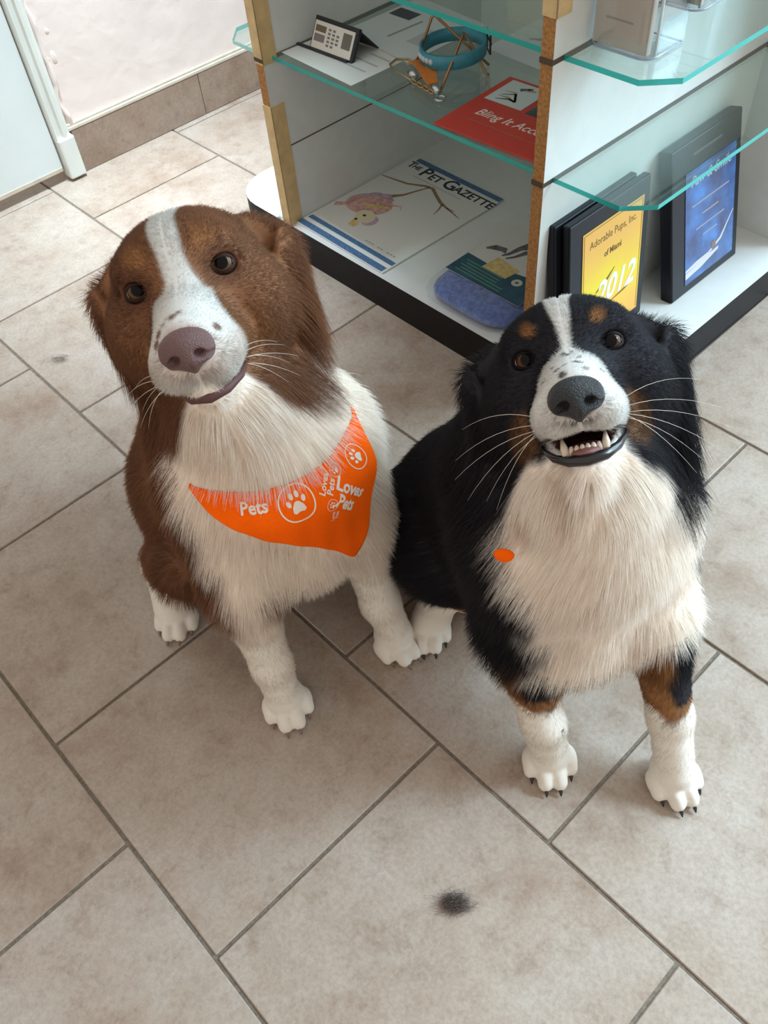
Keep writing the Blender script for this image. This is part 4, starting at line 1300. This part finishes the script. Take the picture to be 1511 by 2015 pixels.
def coat_brown(P, rough=True):
    D = BD
    h, wh = head_weight(D, P); b = D.toB(P)
    x, y, z = h.T; f, l, u = b.T
    n1 = vnoise(P, 26, 3); n2 = vnoise(P, 90, 5); e = n2 * 0.005
    base = np.array((0.245, 0.110, 0.056)) * (1 + 0.22 * n1 + 0.12 * n2)[:, None]
    col = base.copy()
    # body: white front, legs, left shoulder
    fb = np.interp(u, [0.0, 0.155, 0.19, 0.217, 0.254, 0.293, 0.335, 0.36, 0.42], [-0.02, -0.02, -0.012, -0.024, -0.046, -0.042, -0.064, -0.095, -0.12])
    fb = np.where(l > 0.0, np.maximum(fb - 0.085, -0.135), fb)
    col = mark(col, sstep(-0.006, 0.006, f - fb + e), WHITE)
    leg = near_axis(P, bl)
    col = mark(col, (leg < 0.042) * (1 - sstep(0.150, 0.162, u + e)), LEGW)
    for q in (hr, hl):
        dd = np.hypot(P[:, 0] - q[0], P[:, 1] - q[1])
        col = mark(col, (1 - sstep(0.055, 0.085, dd)) * (1 - sstep(0.055, 0.075, u + e)), LEGW)
    # head
    hc = np.array((0.228, 0.102, 0.050)) * (1 + 0.16 * n1 + 0.10 * n2)[:, None]
    hc = mark(hc, 0.25 * sstep(-0.02, -0.06, z) * sstep(0.0, -0.05, y), (0.16, 0.065, 0.034))
    zb = hood_line(x, [(0, -0.070), (0.022, -0.083), (0.027, -0.090), (0.047, -0.116), (0.072, -0.135), (0.11, -0.140)])
    under = sstep(-0.004, 0.004, zb - z + e) * sstep(-0.16, -0.12, y)
    hc = mark(hc, under, WHITE)
    bw = np.interp(z, [-0.015, 0.0, 0.02, 0.045, 0.07], [0.017, 0.0115, 0.0100, 0.0110, 0.0105])
    bx = np.interp(z, [0.0, 0.045], [0.002, -0.001])
    blaze = (1 - sstep(-0.002, 0.002, np.abs(x - bx) - bw + e * 0.3)) * sstep(-0.085, -0.06, y) * sstep(-0.05, -0.035, z)
    hc = mark(hc, blaze, FACEW)
    mz = np.interp(np.clip(-z, -0.02, 0.1), [0.0, 0.014, 0.022, 0.040, 0.060, 0.075], [0.030, 0.020, 0.030, 0.040, 0.035, 0.030])
    muz = sstep(-0.002, 0.003, y - mz + e * 0.4) * sstep(0.004, -0.012, z)
    muz = muz * (1 - sstep(0.0, 0.012, np.abs(x) - np.interp(y, [0.0, 0.02, 0.035, 0.05], [0.010, 0.020, 0.036, 0.06])))
    hc = mark(hc, muz * sstep(-0.080, -0.072, z), FACEW)
    d = np.sqrt((np.abs(x) - 0.027) ** 2 + (z - 0.024) ** 2)
    hc = mark(hc, 0.45 * (1 - sstep(0.004, 0.013, d)) * (y > -0.04), (0.42, 0.20, 0.075))
    d = np.sqrt((np.abs(x) - 0.040) ** 2 + (z + 0.056) ** 2)
    hc = mark(hc, 0.35 * (1 - sstep(0.008, 0.022, d)) * (y > -0.03), (0.36, 0.17, 0.07))
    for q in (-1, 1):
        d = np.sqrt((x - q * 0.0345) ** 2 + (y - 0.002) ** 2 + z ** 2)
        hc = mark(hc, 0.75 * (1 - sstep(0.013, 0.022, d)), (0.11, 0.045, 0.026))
    hc = spots(hc, h, [(-0.013, 0.073, -0.022, 0.0035), (-0.004, 0.072, -0.019, 0.004), (0.001, 0.068, -0.018, 0.003), (-0.017, 0.074, -0.030, 0.003), (-0.020, 0.076, -0.037, 0.003), (-0.010, 0.068, -0.019, 0.0028), (0.024, 0.072, -0.038, 0.003), (-0.017, 0.066, -0.022, 0.0028)], (0.16, 0.075, 0.045))
    d = np.sqrt(x ** 2 + (y - 0.09) ** 2 + (z + 0.048) ** 2)
    hc = mark(hc, 0.55 * (1 - sstep(0.018, 0.027, d)), (0.45, 0.30, 0.25))
    d = np.sqrt(x ** 2 + ((y - 0.088) * 0.8) ** 2 + (z + 0.047) ** 2)
    hc = mark(hc, 1 - sstep(0.013, 0.0165, d), (0.05, 0.022, 0.02))
    return lerp(col, hc, wh)


def coat_black(P, rough=True):
    D = KD
    h, wh = head_weight(D, P); b = D.toB(P)
    x, y, z = h.T; f, l, u = b.T
    n1 = vnoise(P, 24, 11); n2 = vnoise(P, 90, 12); e = n2 * 0.006
    BLK = np.array((0.019, 0.0175, 0.022)) * (1 + 0.2 * n1)[:, None]
    TAN = np.array((0.30, 0.135, 0.048))
    col = BLK.copy()
    fb = np.where(l < 0.0, np.interp(u, [0.16, 0.218, 0.269, 0.302, 0.335, 0.40], [-0.062, -0.066, -0.064, -0.066, -0.088, -0.13]), -0.080)
    fb = np.where((l > 0.05) & (u < 0.28), -0.066, fb)
    cw = np.array((0.94, 0.86, 0.79)) * (1 + 0.05 * n1)[:, None]
    cw = mark(cw, 0.35 * sstep(0.2, 0.9, vnoise(P, 38, 17)) * sstep(0.31, 0.35, u), (0.50, 0.36, 0.22))
    chest = sstep(-0.006, 0.006, f - fb + e) * sstep(0.150, 0.160, u)
    col = lerp(col, cw, chest)
    leg = near_axis(P, kl)
    isleg = ((leg < 0.034) & (u < 0.185)) | ((leg < 0.040) & (u < 0.140))
    L = np.where(l[:, None] < 0, BLK, BLK)
    inner = np.where(l > 0, -1.0, 1.0) * (np.abs(l) - 0.052)
    tan = np.where(l > 0, sstep(0.002, -0.008, l - 0.055 + e), sstep(-0.010, -0.016, l + 0.060 + e))
    L = lerp(L, TAN, tan * sstep(0.10, 0.12, u) * 0.9)
    low = np.where(l > 0, 0.108, 0.128)
    L = lerp(L, TAN, (1 - sstep(0.004, 0.010, np.abs(u - low))) * 0.7)
    L = lerp(L, LEGW, 1 - sstep(-0.004, 0.004, u - low + 0.004 + e))
    col = lerp(col, L, isleg.astype(float) * (1 - 0.0 * chest))
    for q in (kr, kh_l[:2]):
        dd = np.hypot(P[:, 0] - q[0], P[:, 1] - q[1])
        k = 1 - sstep(0.060, 0.085, dd)
        col = mark(col, k * (1 - sstep(0.075, 0.095, u + e)), TAN)
        col = mark(col, k * (1 - sstep(0.060, 0.072, u + e)), LEGW)
    col = spots(col, P, [(kl['R'][2][0] + 0.018, kl['R'][2][1] - 0.004, 0.075, 0.0022), (kl['R'][2][0] + 0.021, kl['R'][2][1] + 0.004, 0.062, 0.002), (kl['L'][2][0] + 0.021, kl['L'][2][1] + 0.0, 0.066, 0.0026), (kl['R'][2][0] + 0.02, kl['R'][2][1] + 0.002, 0.094, 0.002)], (0.06, 0.05, 0.045))
    hc = BLK.copy()
    zb = hood_line(x + 0.010, [(0, -0.078), (0.034, -0.080), (0.05, -0.096), (0.065, -0.113), (0.078, -0.131), (0.11, -0.142)])
    under = sstep(-0.004, 0.004, zb - z + e) * sstep(-0.16, -0.12, y)
    hc = lerp(hc, cw, under)
    bw = np.interp(z, [-0.012, 0.0, 0.015, 0.035, 0.05, 0.07], [0.014, 0.0030, 0.0038, 0.0078, 0.0110, 0.012])
    blaze = (1 - sstep(-0.0015, 0.0015, np.abs(x + 0.0005) - bw + e * 0.25)) * sstep(-0.075, -0.05, y) * sstep(-0.05, -0.035, z)
    hc = mark(hc, blaze, FACEW)
    mz = np.interp(np.clip(-z, -0.02, 0.1), [0.0, 0.010, 0.020, 0.035, 0.055, 0.075, 0.09], [0.034, 0.026, 0.030, 0.034, 0.020, 0.010, 0.0])
    muz = sstep(-0.002, 0.003, y - mz + e * 0.4) * sstep(0.004, -0.010, z)
    muz = muz * (1 - sstep(0.0, 0.010, np.abs(x) - np.interp(y, [0.0, 0.025, 0.035, 0.05], [0.022, 0.026, 0.034, 0.06])))
    hc = lerp(hc, cw, muz * sstep(-0.070, -0.080, z))
    hc = mark(hc, muz * sstep(-0.084, -0.076, z), FACEW)
    d = np.sqrt((np.abs(x) - 0.0265) ** 2 + (z - 0.0215) ** 2)
    hc = mark(hc, 0.85 * (1 - sstep(0.003, 0.008, d)) * (y > -0.03), TAN)
    d = np.sqrt(((np.abs(x + 0.002) - 0.043) / 0.8) ** 2 + ((z + 0.062) / 1.5) ** 2)
    hc = mark(hc, 0.55 * (1 - sstep(0.010, 0.018, d)) * (y > -0.05) * (1 - muz) * (1 - under), TAN * 0.7)
    rnd = np.random.default_rng(8)
    lst = [(rnd.uniform(-0.022, 0.026), rnd.uniform(0.045, 0.080), rnd.uniform(-0.034, -0.012), rnd.uniform(0.0012, 0.0034)) for _ in range(16)]
    lst += [(0.012, 0.076, -0.022, 0.0042), (0.005, 0.060, -0.016, 0.003), (-0.001, 0.035, -0.004, 0.004), (0.007, 0.047, -0.012, 0.002)]
    hc = spots(hc, h, lst, (0.05, 0.045, 0.045))
    d = np.sqrt(x ** 2 + (y - 0.09) ** 2 + (z + 0.050) ** 2)
    hc = mark(hc, 0.55 * (1 - sstep(0.017, 0.026, d)) * sstep(-0.03, -0.04, z), (0.38, 0.33, 0.31))
    d = np.sqrt(x ** 2 + ((y - 0.085) * 0.8) ** 2 + (z + 0.047) ** 2)
    hc = mark(hc, 1 - sstep(0.013, 0.016, d), (0.01, 0.01, 0.01))
    # dark edge along the lips and inside of the mouth
    cav = ((x / 0.025) ** 2 + ((y - 0.044) / 0.046) ** 2 + ((z + 0.0752 - (y - 0.044) * -0.10) / 0.0092) ** 2) < 1.15
    hc = np.where(cav[:, None], np.array((0.055, 0.018, 0.016)), hc)
    return lerp(col, hc, wh)


def fur_style(D, coat, legs, open_mouth, cloth=None):
    def style(P, N, rng, weight_only):
        h, wh = head_weight(D, P); b = D.toB(P)
        x, y, z = h.T; f, l, u = b.T
        ax = np.abs(x)
        leg = near_axis(P, legs)
        lowleg = np.maximum((leg < 0.040) * (1 - sstep(0.13, 0.18, u)), 1 - sstep(0.065, 0.095, u))
        # lengths
        Lb = 0.024 + 0.004 * sstep(-0.16, -0.08, f) + 0.004 * sstep(0.28, 0.36, u)
        Lb = Lb * (1 - lowleg) + lowleg * (0.0080 - 0.0050 * (1 - sstep(0.02, 0.06, u)))
        face = sstep(-0.055, -0.015, y)
        Lh = 0.0105 * (1 - face) + 0.0058 * face
        Lh = Lh * (1 - 0.40 * sstep(0.03, 0.06, y))
        hood = sstep(-0.02, -0.06, z) * sstep(0.035, 0.055, ax) * sstep(-0.015, -0.05, y)
        ear = sstep(0.066, 0.078, ax) * sstep(-0.03, -0.05, y)
        low = sstep(-0.080, -0.100, z)
        Lh = Lh + (0.030 if open_mouth else 0.022) * hood + 0.010 * ear + 0.016 * low
        Lh = Lh + 0.010 * sstep(-0.10, -0.15, y)
        L = Lb * (1 - wh) + Lh * wh
        L = L * (1 - 0.72 * sstep(-0.05, 0.6, -N[:, 2]) * (1 - wh))
        # density follows length so the cover stays even
        W = 1.0 / (0.35 + L / 0.012)
        W = W * (1 + 1.2 * wh * face)
        for q in (-1, 1):
            W = W * ((x - q * D.ex) ** 2 + (y - 0.001) ** 2 + z ** 2 > 0.0118 ** 2)
        W = W * (1 - (wh > 0.5) * ((x / 0.020) ** 2 + ((y - 0.092) / 0.017) ** 2 + ((z + 0.047) / 0.016) ** 2 < 1))
        if open_mouth:
            W = W * ~(((x / 0.028) ** 2 + ((y - 0.044) / 0.050) ** 2 + ((z + 0.0782 - (y - 0.044) * -0.10) / 0.0125) ** 2 < 1.0) & (wh > 0.5))
        else:
            W = W * ~((np.abs(z + 0.083) < 0.004) & (y > 0.035) & (ax < 0.026) & (wh > 0.5))
        if cloth is not None:
            W = W * np.where(cloth(b), 0.0, 1.0)
        W = W * (P[:, 2] > 0.006)
        if weight_only: return W
        # combing
        ub = np.zeros_like(P); ub[:, 2] = -1
        comb = ub - D.f * (0.25 + 0.55 * sstep(-0.08, -0.16, f))[:, None] + D.l * (0.25 * np.clip(l / 0.08, -1, 1) * sstep(0.12, 0.2, u))[:, None]
        hx = np.stack([np.sign(x) * (0.25 + 3.0 * ax), -np.ones_like(x), 0.45 * sstep(-0.01, 0.03, z) - 0.35 * sstep(0.0, -0.04, z)], 1)
        muzz = sstep(0.015, 0.030, y) * sstep(-0.095, -0.085, z)
        hx = lerp(hx, np.stack([np.sign(x) * 0.35, -np.ones_like(x), np.where(z > -0.03, 0.10, -0.10)], 1), muzz)
        back = np.maximum(sstep(-0.02, -0.07, y) * sstep(0.03, -0.02, z), low) * (1 - muzz)
        hx = lerp(hx, np.array([0, -0.15, -1.0]), back * 0.85)
        hx[:, 0] += np.sign(x) * 0.25 * back
        ch = hx @ D.Rh.T
        comb = unit_(lerp(unit_(comb), unit_(ch), wh) + (0.10 - 0.07 * wh)[:, None] * np.stack([vnoise(P, 45, s) for s in (21, 22, 23)], 1))
        lng = sstep(0.010, 0.025, L)
        lift = 0.20 + 0.08 * wh * face + 0.02 * lng + 0.06 * rng.normal(size=len(P))
        droop = 0.05 + 0.16 * lng
        clump = 0.06 + 0.18 * lng + 0.30 * wh * hood
        rad = 0.000110 + 0.00003 * lng
        return L, comb, np.clip(lift, 0.08, 0.6), droop, clump, rad, coat(P)
    return style


# ---- the bandana (cut as a triangle, wrapped round the front of the chest; angles in degrees about the neck axis)
BAX = (-0.110, 0.0)
LOWER = [(-62, 0.352), (-56, 0.340), (-42, 0.321), (-26, 0.303), (-12, 0.286), (0, 0.262), (10, 0.236), (16, 0.216), (19, 0.210), (23, 0.217), (28, 0.238), (32, 0.260), (36, 0.286), (41, 0.308), (48, 0.328), (55, 0.342), (68, 0.352)]


def band_lower(a): return np.interp(a, [p[0] for p in LOWER], [p[1] for p in LOWER])


def under_cloth(b):
    a = np.degrees(np.arctan2(b[:, 1] - BAX[1], b[:, 0] - BAX[0]))
    return (np.abs(a - 3) < 63) & (b[:, 2] > band_lower(a) - 0.000) & (b[:, 2] < 0.333) & (b[:, 0] > BAX[0])


from mathutils.bvhtree import BVHTree


def drape(tree, D, a, z, off):
    """point on the coat surface seen from the neck axis at angle a and height z, lifted by off"""
    ar = math.radians(a)
    o_ = D.B(BAX[0], BAX[1], z); d_ = D.f * math.cos(ar) + D.l * math.sin(ar)
    far = o_ + d_ * 0.3
    hit = tree.ray_cast(Vector(far), Vector(-d_))[0]
    p = np.array(hit) if hit is not None else o_ + d_ * 0.08
    return p + d_ * off


b_tree = BVHTree.FromPolygons([tuple(v) for v in bV], [tuple(q) for q in bQ])


def finish_dog(name, D, V, Q, N, coat, legs, root, nfur, seed, cloth=None, mouth=False):
    o = skin_object('body', V, Q, coat(V), None); parent_keep(o, root)
    g_ = grow('fur', V, Q, N, None, fur_style(D, coat, legs, mouth, cloth), nfur, seed); parent_keep(g_, root)


finish_dog('brown', BD, bV, bQ, bN, coat_brown, bl, tb, 380000, 1, under_cloth, False)
finish_dog('black', KD, kV, kQ, kN, coat_black, kl, tk, 360000, 2, None, True)

holder = bpy.data.objects.new('holder', None)


def adopt(objs, root):
    for q in objs: parent_keep(q, root)


M_LIDB = mat('brown_lid', (0.032, 0.014, 0.010), 0.6, 0.12)
M_LIDK = mat('black_lid', (0.006, 0.005, 0.006), 0.6, 0.12)
M_NOSEB = mat('liver_nose', (0.150, 0.075, 0.072), 0.42, 0.5, bump=0.5, bscale=900)
M_NOSEK = mat('black_nose', (0.014, 0.014, 0.018), 0.34, 0.55, bump=0.6, bscale=900)
M_WHISK = mat('pale_whisker', (0.80, 0.76, 0.70), 0.4, 0.5)


def before(): return set(bpy.data.objects)


def since(s0, root):
    for q in bpy.data.objects:
        if q not in s0 and q.parent is None: parent_keep(q, root)


def claws(lst, m):
    for a, b_ in lst:
        bm = bmesh.new(); mid = (np.array(a) + np.array(b_)) / 2 + np.array([0, 0, 0.0012])
        tube(bm, [a, mid, b_], [0.0026, 0.0021, 0.0007], 7)
        obj('claw', bm, m, None, True)


# brown dog face -----------------------------------------------------
s0 = before()
up_b = BD.Rh[:, 2]; rt_b = BD.Rh[:, 0]
for q in (-1, 1):
    make_eye(BD, None, q, (q * BD.ex, -0.0062, 0.0), 0.0098, CAMP + up_b * 0.13 - rt_b * 0.03, (0.105, 0.056, 0.024), M_LIDB)
make_nose(BD, None, M_NOSEB, (0, 0.0850, -0.0450), 1.02)
tube_part('lower_lip', BD, [(-0.026, 0.038, -0.0785), (-0.014, 0.0600, -0.0835), (0.000, 0.0660, -0.0850), (0.014, 0.0605, -0.0830), (0.025, 0.044, -0.0790), (0.029, 0.026, -0.0740)],
          [0.0016, 0.0034, 0.0042, 0.0038, 0.0026, 0.0010], mat('liver_lip', (0.115, 0.050, 0.047), 0.6, 0.3), None)
rows = []
for q in (-1, 1):
    for k, (yy, zz, up_) in enumerate(((0.060, -0.062, 0.15), (0.053, -0.067, -0.05), (0.046, -0.060, 0.2), (0.050, -0.072, -0.3), (0.040, -0.068, -0.15), (0.058, -0.071, -0.45))):
        rows.append(((q * 0.034, yy, zz), (q * 0.80, -0.45, up_), (0.036, 0.045, 0.030, 0.040, 0.034, 0.028)[k], 0.012))
whiskers(BD, None, rows, M_WHISK)
claws(b_claws, mat('horn_claw', (0.20, 0.13, 0.10), 0.4, 0.5))
since(s0, tb)

# black dog face -----------------------------------------------------
s0 = before()
for q in (-1, 1):
    make_eye(KD, None, q, (q * KD.ex, -0.0060, 0.0), 0.0102, CAMP + KD.Rh[:, 2] * 0.12 + KD.Rh[:, 0] * 0.04, (0.085, 0.030, 0.012), M_LIDK)
make_nose(KD, None, M_NOSEK, (0, 0.0830, -0.0450), 1.0, -24)
M_LIPK = mat('black_lip', (0.010, 0.009, 0.011), 0.22, 0.6)
tube_part('lower_lip', KD, [(-0.032, 0.018, -0.0715), (-0.030, 0.028, -0.0760), (-0.0235, 0.043, -0.0835), (-0.0130, 0.0560, -0.0880), (0.000, 0.0605, -0.0893), (0.0130, 0.0560, -0.0876), (0.0235, 0.043, -0.0825), (0.030, 0.028, -0.0750), (0.032, 0.018, -0.0705)],
          [0.0012, 0.0020, 0.0032, 0.0042, 0.0046, 0.0042, 0.0032, 0.0021, 0.0013], M_LIPK, None)
tube_part('upper_lip', KD, [(-0.032, 0.020, -0.0705), (-0.031, 0.034, -0.0695), (-0.024, 0.056, -0.0690), (-0.010, 0.068, -0.0665), (0.0, 0.069, -0.0635), (0.010, 0.068, -0.0665), (0.024, 0.056, -0.0690), (0.031, 0.034, -0.0695), (0.032, 0.020, -0.0700)],
          0.0014, M_LIPK, None)
bm = bmesh.new()
bmesh.ops.create_uvsphere(bm, u_segments=20, v_segments=14, radius=1)
tg = obj('tongue', bm, mat('tongue', (0.26, 0.105, 0.095), 0.35, 0.5, bump=0.3, bscale=400), None, True)
R4 = Matrix(KD.Rh.tolist()).to_4x4()
tg.matrix_world = Matrix.Translation(Vector(KD.H(0, 0.034, -0.0800))) @ R4 @ Matrix.Rotation(math.radians(-8), 4, 'X') @ Matrix.Diagonal((0.0145, 0.028, 0.0050, 1))
M_TOOTH = mat('ivory_tooth', (0.70, 0.58, 0.46), 0.28, 0.5)
for k in range(6):
    t = (k - 2.5) / 2.5
    bm = bmesh.new(); bmesh.ops.create_uvsphere(bm, u_segments=10, v_segments=8, radius=1)
    o = obj('incisor', bm, M_TOOTH, None, True)
    o.matrix_world = Matrix.Translation(Vector(KD.H(t * 0.0100, 0.0570 - 0.0035 * t * t, -0.0813))) @ R4 @ Matrix.Diagonal((0.0021, 0.0018, 0.0040, 1))
for q in (-1, 1):
    tube_part('canine_tooth', KD, [(q * 0.0138, 0.0510, -0.087), (q * 0.0152, 0.0525, -0.078), (q * 0.0158, 0.0510, -0.0700)], [0.0034, 0.0030, 0.0008], M_TOOTH, None, 8)
rows = []
for q in (-1, 1):
    for k, (yy, zz, up_, L_) in enumerate(((0.058, -0.050, 0.40, 0.062), (0.050, -0.056, 0.12, 0.075), (0.044, -0.060, -0.02, 0.080), (0.052, -0.062, -0.25, 0.070), (0.040, -0.064, -0.35, 0.055), (0.056, -0.064, -0.6, 0.045))):
        rows.append(((q * 0.034, yy, zz), (q * 0.88, -0.25, up_), L_, 0.022))
whiskers(KD, None, rows, M_WHISK)
claws(k_claws, mat('black_claw', (0.018, 0.015, 0.015), 0.3, 0.5))
since(s0, tk)

# bandana ------------------------------------------------------------
bd = thing('bandana', 'orange bandana with white paw prints tied round the brown dog', 'bandana', BD.B(-0.02, 0, 0.30))
bpy.context.view_layer.update()
NA, NZ = 72, 22
A_ = np.linspace(-57, 57, NA)
V, Fq = [], []
TOPZ = 0.343
for a in A_:
    lo_, hi_ = float(band_lower(a)), max(TOPZ, float(band_lower(a)) + 0.004)
    for k in range(NZ):
        t = k / (NZ - 1)
        zz = lo_ + (hi_ - lo_) * t
        wave = 0.0010 * math.sin(a * 0.22 + zz * 60) + 0.0006 * math.sin(a * 0.5)
        V.append(drape(b_tree, BD, a, zz, 0.0015 + (0.0125 + wave) * float(sstep(0.340, 0.306, np.array(zz)))))
for i in range(NA - 1):
    for k in range(NZ - 1):
        Fq.append((i * NZ + k, (i + 1) * NZ + k, (i + 1) * NZ + k + 1, i * NZ + k + 1))
V = relax(np.array(V), np.array(Fq), 2, 0.4)
M_ORANGE = mat('orange_cotton', (1.0, 0.125, 0.0015), 0.85, 0.08, noise=0.04, scale=300, bump=0.15, bscale=1500)
o = mesh_np('cloth', V, Fq, M_ORANGE, None); parent_keep(o, bd)
md = o.modifiers.new('thickness', 'SOLIDIFY'); md.thickness = 0.0009; md.offset = 0.0
c_tree = BVHTree.FromPolygons([tuple(v) for v in V], Fq)
M_PRINT = mat('white_print', (0.80, 0.68, 0.60), 0.7, 0.2)


def on_cloth(x, y, a0, z0, off=0.0009):
    """x, y metres on the cloth around angle a0 and height z0"""
    R_ = 0.105
    a = a0 + math.degrees(x / R_)
    ar = math.radians(a)
    o_ = BD.B(BAX[0], BAX[1], z0 + y); d_ = BD.f * math.cos(ar) + BD.l * math.sin(ar)
    hit = c_tree.ray_cast(Vector(o_ + d_ * 0.3), Vector(-d_))[0]
    if hit is None: return None
    return np.array(hit) + d_ * off


def print_mesh(name, V2, F2, a0, z0, rot=0.0):
    c, s = math.cos(rot), math.sin(rot)
    P = [on_cloth(v[0] * c - v[1] * s, v[0] * s + v[1] * c, a0, z0) for v in V2]
    ok = [p is not None for p in P]
    Fk = [f for f in F2 if all(ok[i] for i in f)]
    if not Fk: return
    me = bpy.data.meshes.new(name); me.from_pydata([tuple(p) if p is not None else tuple(BD.B(-0.1, 0, 0.3)) for p in P], [], Fk); me.update()
    me.materials.append(M_PRINT)
    q = link(bpy.data.objects.new(name, me)); parent_keep(q, bd)


def ring_poly(r, w, n=40):
    V2 = []; F2 = []
    for k in range(n):
        t = 2 * math.pi * k / n
        V2 += [(r * math.cos(t), r * math.sin(t)), ((r - w) * math.cos(t), (r - w) * math.sin(t))]
    for k in range(n): F2.append((2 * k, 2 * ((k + 1) % n), 2 * ((k + 1) % n) + 1, 2 * k + 1))
    return V2, F2


def fan(pts):
    cx = sum(p[0] for p in pts) / len(pts); cy = sum(p[1] for p in pts) / len(pts)
    V2 = [(cx, cy)] + pts; n = len(pts)
    return V2, [(0, 1 + k, 1 + (k + 1) % n) for k in range(n)]


def paw_print(a0, z0, r, rot):
    V2, F2 = ring_poly(r, r * 0.085); print_mesh('ring_print', V2, F2, a0, z0, rot)
    V2, F2 = [], []
    for pts in (ell(-0.42 * r, 0.06 * r, 0.12 * r, 0.17 * r, 0.35), ell(-0.16 * r, 0.38 * r, 0.125 * r, 0.19 * r, 0.08), ell(0.18 * r, 0.38 * r, 0.125 * r, 0.19 * r, -0.08), ell(0.44 * r, 0.06 * r, 0.12 * r, 0.17 * r, -0.35),
                [(-0.36 * r, -0.42 * r), (-0.30 * r, -0.18 * r), (-0.14 * r, 0.02 * r), (0.0, 0.07 * r), (0.15 * r, 0.02 * r), (0.31 * r, -0.18 * r), (0.37 * r, -0.42 * r), (0.24 * r, -0.52 * r), (0.0, -0.47 * r), (-0.24 * r, -0.52 * r)]):
        v, f_ = fan(pts); n0 = len(V2); V2 += v; F2 += [tuple(i + n0 for i in q) for q in f_]
    print_mesh('paw_print', V2, F2, a0, z0, rot)


def cloth_words(body, size, a0, z0, rot=0.0, bold=0.0):
    cu = bpy.data.curves.new('t', 'FONT'); cu.body = body; cu.size = size; cu.align_x = 'CENTER'; cu.offset = bold; cu.resolution_u = 2; cu.space_line = 0.85
    t_ = bpy.data.objects.new('t', cu); me = bpy.data.meshes.new_from_object(t_)
    V2 = [(v.co.x, v.co.y) for v in me.vertices]; F2 = [tuple(p.vertices) for p in me.polygons]
    bpy.data.objects.remove(t_); bpy.data.curves.remove(cu); bpy.data.meshes.remove(me)
    print_mesh('lettering', V2, F2, a0, z0, rot)


paw_print(-4.5, 0.3255, 0.0158, 0.12)
paw_print(20, 0.3305, 0.0058, 0.8)
paw_print(10.0, 0.3105, 0.0050, 0.3)
paw_print(34, 0.3255, 0.0102, 0.9)
cloth_words('Pets', 0.0140, -24, 0.3245, 0.02, 0.0004)
cloth_words('Loves\nPets', 0.0076, 12.0, 0.3260, 0.75, 0.0002)
cloth_words('Loves\nPets', 0.0044, 9.5, 0.2985, 1.35, 0.0001)
cloth_words('Loves\nPets', 0.0148, 20.5, 0.3060, -0.95, 0.0005)

# orange knot showing through the black dog's ruff ---------------------
kn = thing('bandana', 'small orange corner of cloth poking out of the black dog ruff', 'bandana', (0.034, 0.354, 0.333))
bpy.context.view_layer.update()
k_tree = BVHTree.FromPolygons([tuple(v) for v in kV], [tuple(q) for q in kQ])
hit, nrm, _, _ = k_tree.find_nearest(Vector((0.045, 0.364, 0.346)))
bm = bmesh.new(); bmesh.ops.create_uvsphere(bm, u_segments=20, v_segments=12, radius=1)
for v in bm.verts:
    v.co.z += 0.15 * math.sin(v.co.x * 3.0); v.co.x *= 1 + 0.12 * v.co.y
R_ = nrm.to_track_quat('Z', 'Y').to_matrix().to_4x4()
o = obj('cloth_corner', bm, M_ORANGE, None, True)
o.matrix_world = Matrix.Translation(hit + nrm * 0.027) @ Matrix.Rotation(0.5, 4, 'Z') @ R_ @ Matrix.Diagonal((0.0078, 0.0056, 0.0030, 1))
parent_keep(o, kn)
# ------------------------------------------------------------------ tufts of shed hair on the floor


def tuft(label, c, rx, ry, n, col, seed, hz=0.007):
    rng = np.random.default_rng(seed)
    pts = np.zeros((n, 6, 3))
    base = rng.normal(size=(n, 2)) * 0.42
    ang = rng.normal(0.4, 0.7, n)
    L = rng.uniform(0.5, 1.1, n) * rx
    s = np.linspace(-0.5, 0.5, 6)
    bend = rng.normal(0, 0.35, n)
    for k in range(6):
        a = ang + bend * s[k] * 2
        pts[:, k, 0] = base[:, 0] * rx + np.cos(a) * L * s[k]
        pts[:, k, 1] = base[:, 1] * ry + np.sin(a) * L * s[k] * 0.6
        pts[:, k, 2] = 0.0012 + np.abs(rng.normal(0, 1, n)) * hz * 0.35 * (1 - 1.6 * s[k] ** 2) + 0.0005
    cu = bpy.data.hair_curves.new('hair_tuft'); cu.add_curves([6] * n)
    cu.attributes['position'].data.foreach_set('vector', pts.astype(NPF).ravel())
    ra = cu.attributes.new('radius', 'FLOAT', 'POINT'); ra.data.foreach_set('value', np.full(n * 6, 0.00010, NPF))
    ca = cu.attributes.new('coat', 'FLOAT_COLOR', 'CURVE')
    ca.data.foreach_set('color', np.c_[np.array(col) * rng.uniform(0.6, 1.3, (n, 1)), np.ones(n)].astype(NPF).ravel())
    cu.materials.append(M_FUR)
    o = link(bpy.data.objects.new('hair_tuft', cu))
    o.location = (c[0] * S, c[1] * S, 0.0); o.rotation_euler = (0, 0, 0.75)
    return tag(o, label, 'hair tuft')


tuft('dark grey tuft of shed dog hair on the tile in the foreground', (0.415, 0.645), 0.017, 0.011, 380, (0.20, 0.155, 0.135), 5)
tuft('faint small tuft of shed hair on the pale tiles left of the brown dog', (-2.935, 1.14), 0.018, 0.012, 70, (0.30, 0.24, 0.21), 6)
